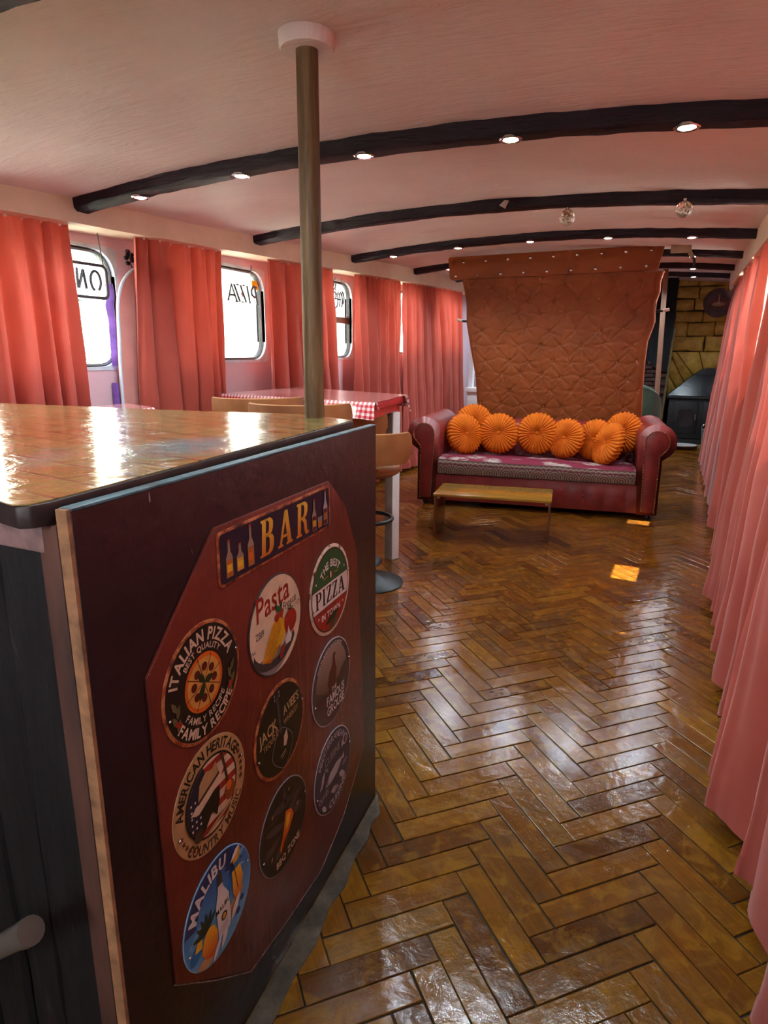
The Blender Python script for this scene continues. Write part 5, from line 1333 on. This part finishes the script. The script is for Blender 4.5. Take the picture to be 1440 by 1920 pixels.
# ================================================================== WINDOW SIGNS (read from outside, so mirrored in here)
MAT_TUBE = M('unlit_neon_tube', (60, 60, 66), .35, var=.08)
MAT_CORD = M('sign_cord', (70, 56, 56), .6, var=.1)
SXP = XL + .075
def wtube(root, name, pts, r=.0075, mat=None):
    if mat is None: r = max(r, .0062)
    obj(name, MB().tube([(SXP, y, z) for y, z in pts], r, 8), mat or MAT_TUBE, root)
sg = thing('light_sign', 'framed unlit neon sign reading ON backwards in the nearest left window', 'sign', (SXP, 2.52, 1.60))
fr_ = rrect(2.18, 2.675, 1.600, 1.765, .03, 5); obj('sign_frame', MB().tube([(SXP, a, b) for a, b in fr_], .0085, 8, closed=True), MAT_TUBE, sg)
wtube(sg, 'letter_tube', [(2.60 + .032 * math.sin(a), 1.684 + .050 * math.cos(a)) for a in [-2.75 + i * 5.5 / 24 for i in range(25)]])
wtube(sg, 'letter_tube', [(2.485, 1.640), (2.487, 1.735), (2.489, 1.737)]); wtube(sg, 'letter_tube', [(2.489, 1.640), (2.525, 1.735)]); wtube(sg, 'letter_tube', [(2.525, 1.735), (2.537, 1.640)])
wtube(sg, 'hanging_cord', [(2.66, 1.765), (2.655, 1.80), (2.64, 1.93)], .003, MAT_CORD); wtube(sg, 'hanging_cord', [(2.64, 1.93), (2.50, 1.935)], .0015, MAT_CORD)
sg = thing('pizza_sign', 'unlit neon sign reading PIZZA backwards in the window beside the coral curtain', 'sign', (SXP, 3.8, 1.68))
zb_, zt_ = 1.665, 1.775
wtube(sg, 'letter_tube', [(4.035, zb_ - .01), (4.005, zt_)]); wtube(sg, 'letter_tube', [(4.025, zt_), (3.985, zt_ + .004), (3.965, zt_ - .025), (3.97, zt_ - .055), (4.0, zt_ - .068), (4.022, zt_ - .062)])
wtube(sg, 'letter_tube', [(3.945, zb_ - .004), (3.915, zt_ + .004)])
for y in (3.885, 3.815):
    wtube(sg, 'letter_tube', [(y + .0, zt_ + .002), (y - .045, zt_ + .002), (y + .015, zb_), (y - .035, zb_)])
obj('tube_diamond', MB().prism([(3.845, 1.72), (3.862, 1.742), (3.880, 1.722), (3.863, 1.698)], SXP - .004, SXP + .004, lambda a, b, h: (h, a, b)), M('pink_grey_diamond', (150, 118, 124), .5, var=.1), sg)
wtube(sg, 'letter_tube', [(3.795, zb_), (3.74, zt_), (3.70, zb_)]); wtube(sg, 'letter_tube', [(3.775, zb_ + .04), (3.72, zb_ + .04)])
wtube(sg, 'hanging_cord', [(3.965, 1.775), (3.96, 1.80), (3.975, 1.92)], .003, MAT_CORD)
stk = thing('yellow_sticker', 'small yellow warning sticker in the upper corner of the lettered window', 'sticker', (XL - .030, 4.145, 1.80))
obj('sticker_card', MB().box(XL - .034, XL - .031, 4.120, 4.195, 1.775, 1.840), M('sticker_yellow', (250, 224, 30), .5, var=.03), stk)
obj('sticker_symbol', MB().prism([(4.135, 1.80), (4.15, 1.812), (4.143, 1.80), (4.155, 1.792), (4.142, 1.795)], XL - .0308, XL - .0303, lambda a, b, h: (h, a, b)), I['black'], stk)
sg = thing('coffee_sign', 'unlit neon sign of a cup and script in the barred left-hand window', 'sign', (SXP, 5.22, 1.72))
wtube(sg, 'letter_tube', [(5.175 + .030 * math.cos(a), 1.812 + .030 * math.sin(a)) for a in [i * 2 * PI / 20 for i in range(21)]], .004)
wtube(sg, 'letter_tube', [(5.215, 1.725), (5.19, 1.702), (5.15, 1.715), (5.13, 1.77), (5.14, 1.83), (5.17, 1.87)], .004)
for y in (5.225, 5.265, 5.305):
    wtube(sg, 'letter_tube', [(y, 1.72), (y + .015, 1.78), (y + .0, 1.835), (y + .02, 1.85), (y + .035, 1.82)], .0035)
wtube(sg, 'letter_tube', [(5.205, 1.785), (5.29, 1.785)], .0035)
wtube(sg, 'letter_tube', [(5.33, 1.75), (5.35, 1.80), (5.34, 1.84), (5.31, 1.855)], .0035); wtube(sg, 'steam_tube', [(5.17, 1.855), (5.155, 1.88), (5.175, 1.91)], .0035); wtube(sg, 'steam_tube', [(5.20, 1.855), (5.185, 1.88), (5.205, 1.91)], .0035)
wtube(sg, 'hanging_cord', [(5.215, 1.705), (5.27, 1.665), (5.36, 1.645), (5.43, 1.645)], .002, MAT_CORD); wtube(sg, 'hanging_cord', [(5.10, 1.885), (5.20, 1.96)], .002, MAT_CORD); wtube(sg, 'hanging_cord', [(5.30, 1.855), (5.30, 1.97)], .0012, MAT_CORD)
# purple padded strip beside the nearest window
t = NT('purple_velvet'); v = t.coord('Object'); t.set(color=t.ramp(t.noise(v, 18, 5), [(.3, (98, 58, 150)), (.7, (140, 92, 190))]), rough=.6, sheen=.5); t.bump(t.noise(v, 30, 3), .4, .006)
m_ = MB(); m_.grid(10, 40, lambda u, w: (XL + .012 + .030 * math.sin(PI * u) * (.8 + .3 * fbm(w * 6, u, 2)), 2.715 + u * .055 + .010 * fbm(w * 5, 1, 2), 1.245 + w * .44))
tag(obj('purple_padding', m_, t.m, smooth=180), 'crumpled purple velvet strip hanging beside the nearest left window', 'fabric')
m_ = MB(); m_.grid(10, 16, lambda u, w: (XL + .012 + .025 * math.sin(PI * u), 2.70 + u * .045, 1.03 + w * .12)); tag(obj('purple_padding', m_, t.m, smooth=180), 'short purple velvet piece below the window by the arched board', 'fabric')
# arched pink board with white edge between the first two left windows
MAT_PINKB = M('dusty_pink_board', (214, 150, 142), .55, var=.06, vscale=5)
ab = thing('arched_board', 'dusty pink board with a rounded white edge beside the nearest left window', 'panel', (XL + .05, 2.95, .0))
ap = [(3.16, .05), (3.16, 1.80)] + [(2.985 - .24 * math.sin(a), 1.53 + .27 * math.cos(a)) for a in [i * PI / 2 / 12 for i in range(13)]] + [(2.725, 1.2), (2.705, .05)]
obj('board', MB().prism(ap, XL + .045, XL + .065, lambda a, b, h: (h, a, b)), MAT_PINKB, ab, recalc=True)
obj('white_edging', MB().tube([(XL + .062, a, b) for a, b in ap[1:]], .009, 8), MAT_REVEAL, ab)
rz_ = thing('black_rosette', 'black artificial rose pinned to the wall under the cornice', 'decoration', (XL + .05, 2.86, 1.83))
for i in range(9):
    a = i * 2.4; r = .008 + .004 * i; obj('petal', MB().ball((XL + .065 + .012 * math.sin(a * 1.7), 2.865 + r * math.cos(a), 1.835 + r * math.sin(a)), .018, 8, 6, (.6, 1, .7)), M('black_satin', (24, 24, 32), .3, var=.2), rz_)
obj('stem', MB().tube([(XL + .05, 2.875, 1.81), (XL + .05, 2.90, 1.76), (XL + .05, 2.885, 1.72)], .004, 6), M('black_satin', (24, 24, 32), .3, var=.2), rz_)

# ================================================================== FAR END
# black stove with arched hood
MAT_STOVE = M('stove_black_iron', (10, 10, 11), .55, .1, var=.2, bump=.2, bscale=30)
MAT_HOOD = M('hood_black_gloss', (14, 17, 22), .22, .4, var=.2, bump=.35, bscale=26)
stv = thing('wood_stove', 'black iron stove with paned doors in the stone arch', 'stove', (.26, 10.66, 0))
obj('body', MB().box(-.24, .72, 10.42, 10.90, .12, .70), MAT_STOVE, stv, bevel=.01)
obj('top_plate', MB().box(-.27, .75, 10.38, 10.92, .70, .735), MAT_STOVE, stv, bevel=.006)
obj('plinth', MB().box(-.20, .68, 10.44, 10.88, .0, .12), MAT_STOVE, stv, bevel=.006)
for x in (.0, .38):
    dr = obj('door', MB().box(x - .15, x + .16, 10.402, 10.42, .20, .66), MAT_STOVE, stv, bevel=.006)
    m_ = MB(); m_.prism([(x - .10, .30), (x + .11, .30), (x + .11, .50)] + [(x + .005 + .105 * math.cos(a), .50 + .05 * math.sin(a)) for a in [PI * i / 8 for i in range(9)]], 10.398, 10.403, lambda a, b, h: (a, h, b)); obj('door_glass', m_, M('stove_glass', (30, 30, 32), .15, var=.2), dr)
    obj('door_handle', MB().tube([(x + .13, 10.385, .40), (x + .13, 10.385, .48)], .008, 8), MAT_CHROME, dr)
m_ = MB(); hpts = [(.80, .735), (.62, .90), (.47, 1.04), (.40, 1.10), (.30, 1.135), (.22, 1.135), (.12, 1.10), (.05, 1.04), (-.10, .90), (-.28, .735)]
m_.prism(hpts, 10.62, 10.96, lambda a, b, h: (a, h, b)); m_.add([(-.27, 10.46, .74), (.79, 10.46, .74), (.46, 10.615, 1.04), (.06, 10.615, 1.04)], [(0, 1, 2, 3)])
obj('hood', m_, MAT_HOOD, stv, recalc=True, smooth=40)
struct(obj('trim_3', MB().box(-.35, .8, 10.16, 10.40, .0, .05), M('hearth_slab', (120, 96, 50), .5, var=.2)), 'pale hearth slab in front of the stove', 'hearth')
tag(obj('hearth_tray', MB().lathe([(.02, .052), (.18, .052), (.20, .064), (.185, .060), (.02, .058)], (.0, 10.16, 0), 24), M('tray_white', (190, 190, 190), .4, var=.1)), 'shallow pale tray on the hearth before the stove', 'tray')
bk = thing('ash_bucket', 'small grey metal bucket beside the stove, half behind the curtain', 'bucket', (.33, 10.05, 0))
m_ = MB(); m_.lathe([(.075, .0), (.08, .005), (.105, .30), (.112, .305), (.105, .31), (.098, .302), (.07, .015)], (.33, 10.05, 0), 24); obj('body', m_, M('galvanised', (128, 132, 134), .4, .6, var=.12), bk, recalc=True)
obj('handle', MB().tube([(.33 + .108 * math.cos(a), 10.05, .30 + .1 * math.sin(a)) for a in [PI * i / 12 for i in range(13)]], .004, 6), MAT_CHROME, bk)
# round plaque on the stone wall
plq = thing('round_plaque', 'round mauve plaque with a candle picture on the stone wall', 'plaque', (.27, YF - .045, 2.06))
def yz(a, b, h): return (a, YF - .045 - h, b)
def dsc(cx, cz, r, n=36, sz=1): return [(cx + r * math.cos(2 * PI * i / n), cz + r * sz * math.sin(2 * PI * i / n)) for i in range(n)]
obj('disc', MB().prism(dsc(.27, 2.06, .205), 0, .012, yz), M('plaque_mauve', (88, 62, 62), .5, var=.25, vscale=20), plq, bevel=.003)
obj('picture', MB().poly([(.13, 1.98), (.41, 1.98), (.39, 2.06), (.33, 2.13), (.27, 2.16), (.21, 2.13), (.15, 2.06)], yz, .0128), M('plaque_red', (100, 34, 28), .5, var=.2, vscale=30), plq, smooth=0)
obj('picture_bowl', MB().poly(dsc(.27, 2.04, .085, 24, .35), yz, .0132), I['tan'], plq, smooth=0); obj('picture_candle', MB().poly([(.262, 2.05), (.276, 2.05), (.274, 2.18), (.268, 2.18)], yz, .0136), I['cream'], plq, smooth=0)
# dark cloth panel and brick half wall left of the fireplace
m_ = MB(); m_.grid(24, 24, lambda u, w: (-1.0 + u * .72, 10.44 - .04 * math.sin(u * 18) * (1 - w * .6) - .03 * u, 1.18 + .10 * math.sin(u * 5) * (1 - w) + w * (1.20 - .10 * math.sin(u * 5) * (1 - w))))
tag(obj('black_drape', m_, M('black_cloth', (12, 12, 16), .9, var=.2), smooth=180), 'black cloth hanging left of the stone fireplace', 'drape')
hw = thing('brick_half_wall', 'dark red brick half wall left of the stove', 'wall', (-.7, 10.5, 0)); 
obj('mortar_core', MB().box(-1.1, -.30, 10.485, 10.62, 0, 1.28), M('dark_mortar', (40, 30, 28), .85, var=.2), hw)
bme = mesh_of(MB().box(-.095, .095, -.02, .02, -.024, .024), 'brick', bevel=.004); bme.materials.append(M('dark_red_brick', (52, 28, 24), .8, var=.3, vscale=14, bump=.4, bscale=30))
for r_ in range(20):
    for c_ in range(5):
        x = -1.0 + c_ * .205 + (.1 if r_ % 2 else 0)
        if x > -.38: continue
        b = bpy.data.objects.new('brick', bme); C.objects.link(b); b.parent = hw; b.location = (x + .7, 10.478 - 10.5 + rs.uniform(-.006, .004), .06 + r_ * .060)
obj('edge_board', MB().cbox((-.30, 10.46, .9), (.03, .05, 1.6), m=Matrix.Rotation(.04, 3, 'Y')), M('olive_board', (84, 68, 26), .6, var=.2, vscale=20), hw)
# thin square pole
tag(obj('thin_post', MB().cbox((-.345, 8.5, 1.15), (.055, .055, 2.26), m=Matrix.Rotation(-.03, 3, 'Y')), M('pinkish_wood', (140, 104, 84), .55, var=.12, vscale=12, stretch=(4, 4, .5)), bevel=.003), 'thin pinkish wooden post behind the tufted panel', 'post')
# green armchair and grey cushion
ac = thing('green_armchair', 'green velvet armchair behind the right end of the sofa', 'armchair', (-.60, 7.75, 0))
MAT_GRNV = M('green_velvet', (50, 78, 64), .85, var=.2, sheen=.15)
m_ = MB()
def acf(u, w):
    a = -1.9 + 3.8 * u; e = math.sin(PI * u) ** .5; r = .34 - .03 * w
    return (-.56 + r * math.sin(a), 7.75 - r * math.cos(a), .12 + w * (.45 + .42 * e))
m_.grid(30, 12, acf); m_.grid(30, 12, lambda u, w: ((acf(u, w)[0] + .56) * .8 - .56, (acf(u, w)[1] - 7.75) * .8 + 7.75, acf(u, w)[2]))
m_.grid(30, 4, lambda u, w: tuple(Vector(acf(u, 1)).lerp(Vector(((acf(u, 1)[0] + .56) * .8 - .56, (acf(u, 1)[1] - 7.75) * .8 + 7.75, acf(u, 1)[2])), w) + Vector((0, 0, .03 * math.sin(PI * w)))))
obj('shell', m_, MAT_GRNV, ac, smooth=180)
obj('seat', MB().lathe([(.02, .30), (.26, .30), (.28, .36), (.26, .42), (.02, .44)], (-.60, 7.72, 0), 28), MAT_GRNV, ac)
for dx, dy in ((-.2, -.2), (.2, -.2), (-.2, .2), (.2, .2)): obj('leg', MB().tube([(-.60 + dx, 7.75 + dy, 0), (-.60 + dx * .9, 7.75 + dy * .9, .30)], .015, 8), MAT_BLKM, ac)
m_ = MB(); m_.ball((-.56, 7.76, .655), .20, 18, 12, (1, .5, 1.05)); tag(obj('grey_cushion', m_, M('grey_velvet', (104, 112, 110), .8, var=.2, vscale=12), smooth=180), 'grey cushion lying in the green armchair beyond the sofa', 'cushion')
ac['label'] = 'green velvet armchair beyond the right end of the sofa'
# white bits seen between the last left curtain and the tufted panel
wb = thing('white_shelf_unit', 'white stepped shelf unit between the last left curtain and the tufted panel', 'shelf', (-2.45, 7.9, 0))
MAT_WHT = M('white_board', (222, 226, 232), .45, var=.05)
obj('upright', MB().cbox((-2.50, 7.95, .85), (.05, .08, 1.7), m=Matrix.Rotation(.02, 3, 'Y')), MAT_WHT, wb)
m_ = MB(); m_.prism([(-2.48, 1.42), (-2.16, 1.10), (-2.16, .78), (-2.48, 1.06)], 8.1, 8.13, lambda a, b, h: (a, h, b)); obj('sloping_board', m_, MAT_WHT, wb, recalc=True)
obj('step_box', MB().box(-2.50, -2.34, 7.80, 8.0, .66, .86).box(-2.52, -2.30, 7.76, 8.02, .86, .91), MAT_WHT, wb, bevel=.004)
tag(obj('pale_sheet', MB().box(-2.72, -2.0, 8.92, 8.95, .0, 2.12), M('pale_sheet', (205, 218, 232), .6, var=.1)), 'pale blue sheet standing far behind the left edge of the tufted panel', 'sheet')
m_ = MB(); m_.grid(12, 10, lambda u, w: (-2.50 + u * .16, 7.86 + .03 * math.sin(u * 12), 1.66 - w * .26 - .05 * math.sin(u * 4))); tag(obj('red_cloth', m_, MAT_CURT, smooth=180), 'scrap of red cloth draped over the white shelf unit', 'cloth')
tag(obj('black_speaker', MB().box(-2.28, -1.98, 8.18, 8.45, 0, .78), M('black_box', (22, 22, 26), .6, var=.2), bevel=.01), 'black box standing behind the left end of the sofa', 'box')

# ================================================================== ORNAMENTS ON THE BEAMS
t = NT('clear_bauble_glass'); t.set(color=(.95, .95, .92, 1), rough=.03, trans=.85); MAT_BAUB = t.m
def bauble(label, x, y, z, r):
    o = thing('glass_bauble', label, 'ornament', (x, y, z - r), 0, 'clear glass baubles under the beam')
    obj('glass_ball', MB().ball((x, y, z), r, 24, 16), MAT_BAUB, o, smooth=180)
    g = MB()
    for i in range(26):
        a = i * 2.4; q = .6 * r * math.sqrt(i / 26); g.ball((x + q * math.cos(a), y + q * math.sin(a) * .5, z + (rs.random() - .5) * r), .0035, 6, 4)
    gl_ = obj('gold_beads', g, M('gold_bead', (190, 170, 110), .3, .7, var=.2), o); gl_['kind'] = 'stuff'
    obj('cap', MB().lathe([(.010, 0), (.010, .012), (.004, .016)], (x, y, z + r * .97), 12), MAT_CHROME, o)
    obj('hanging_loop', MB().tube([(x, y, z + r + .01), (x + .004, y, zbeam(x, y) + .003)], .0012, 6), MAT_CHROME, o)
bauble('clear glass bauble hanging below the beam before the tufted panel', -.70, 3.85, 2.045, .042)
bauble('clear glass bauble tucked against the beam near the right curtain', -.115, 3.80, 2.030, .040)
m_ = MB(); m_.prism([(-1.065, 2.125), (-1.035, 2.15), (-1.010, 2.145), (-1.03, 2.105)], 3.785, 3.795, lambda a, b, h: (a, h, b)); tag(obj('silver_ornament', m_, MAT_CHROME), 'small flat silver ornament stuck on the beam with the baubles', 'ornament')
hk = thing('beige_bracket', 'beige bracket with a black hook under the beam behind the tufted panel', 'bracket', (-.16, 6.3, 2.2))
zq = zceil(-.15, 6.3)
obj('bracket_block', MB().box(-.26, -.10, 6.27, 6.33, zq - .055, zq + .005), M('beige_plastic', (150, 128, 104), .6, var=.15), hk, bevel=.006); obj('bracket_arm', MB().tube([(-.12, 6.3, zq - .04), (-.085, 6.3, zq - .10)], .018, 10), M('beige_plastic', (150, 128, 104), .6, var=.15), hk)
obj('black_hook', MB().tube([(-.087, 6.3, zq - .09), (-.07, 6.3, zq - .12), (-.066, 6.3, zq - .165)], [.013, .012, .009], 8), MAT_BLKC, hk)
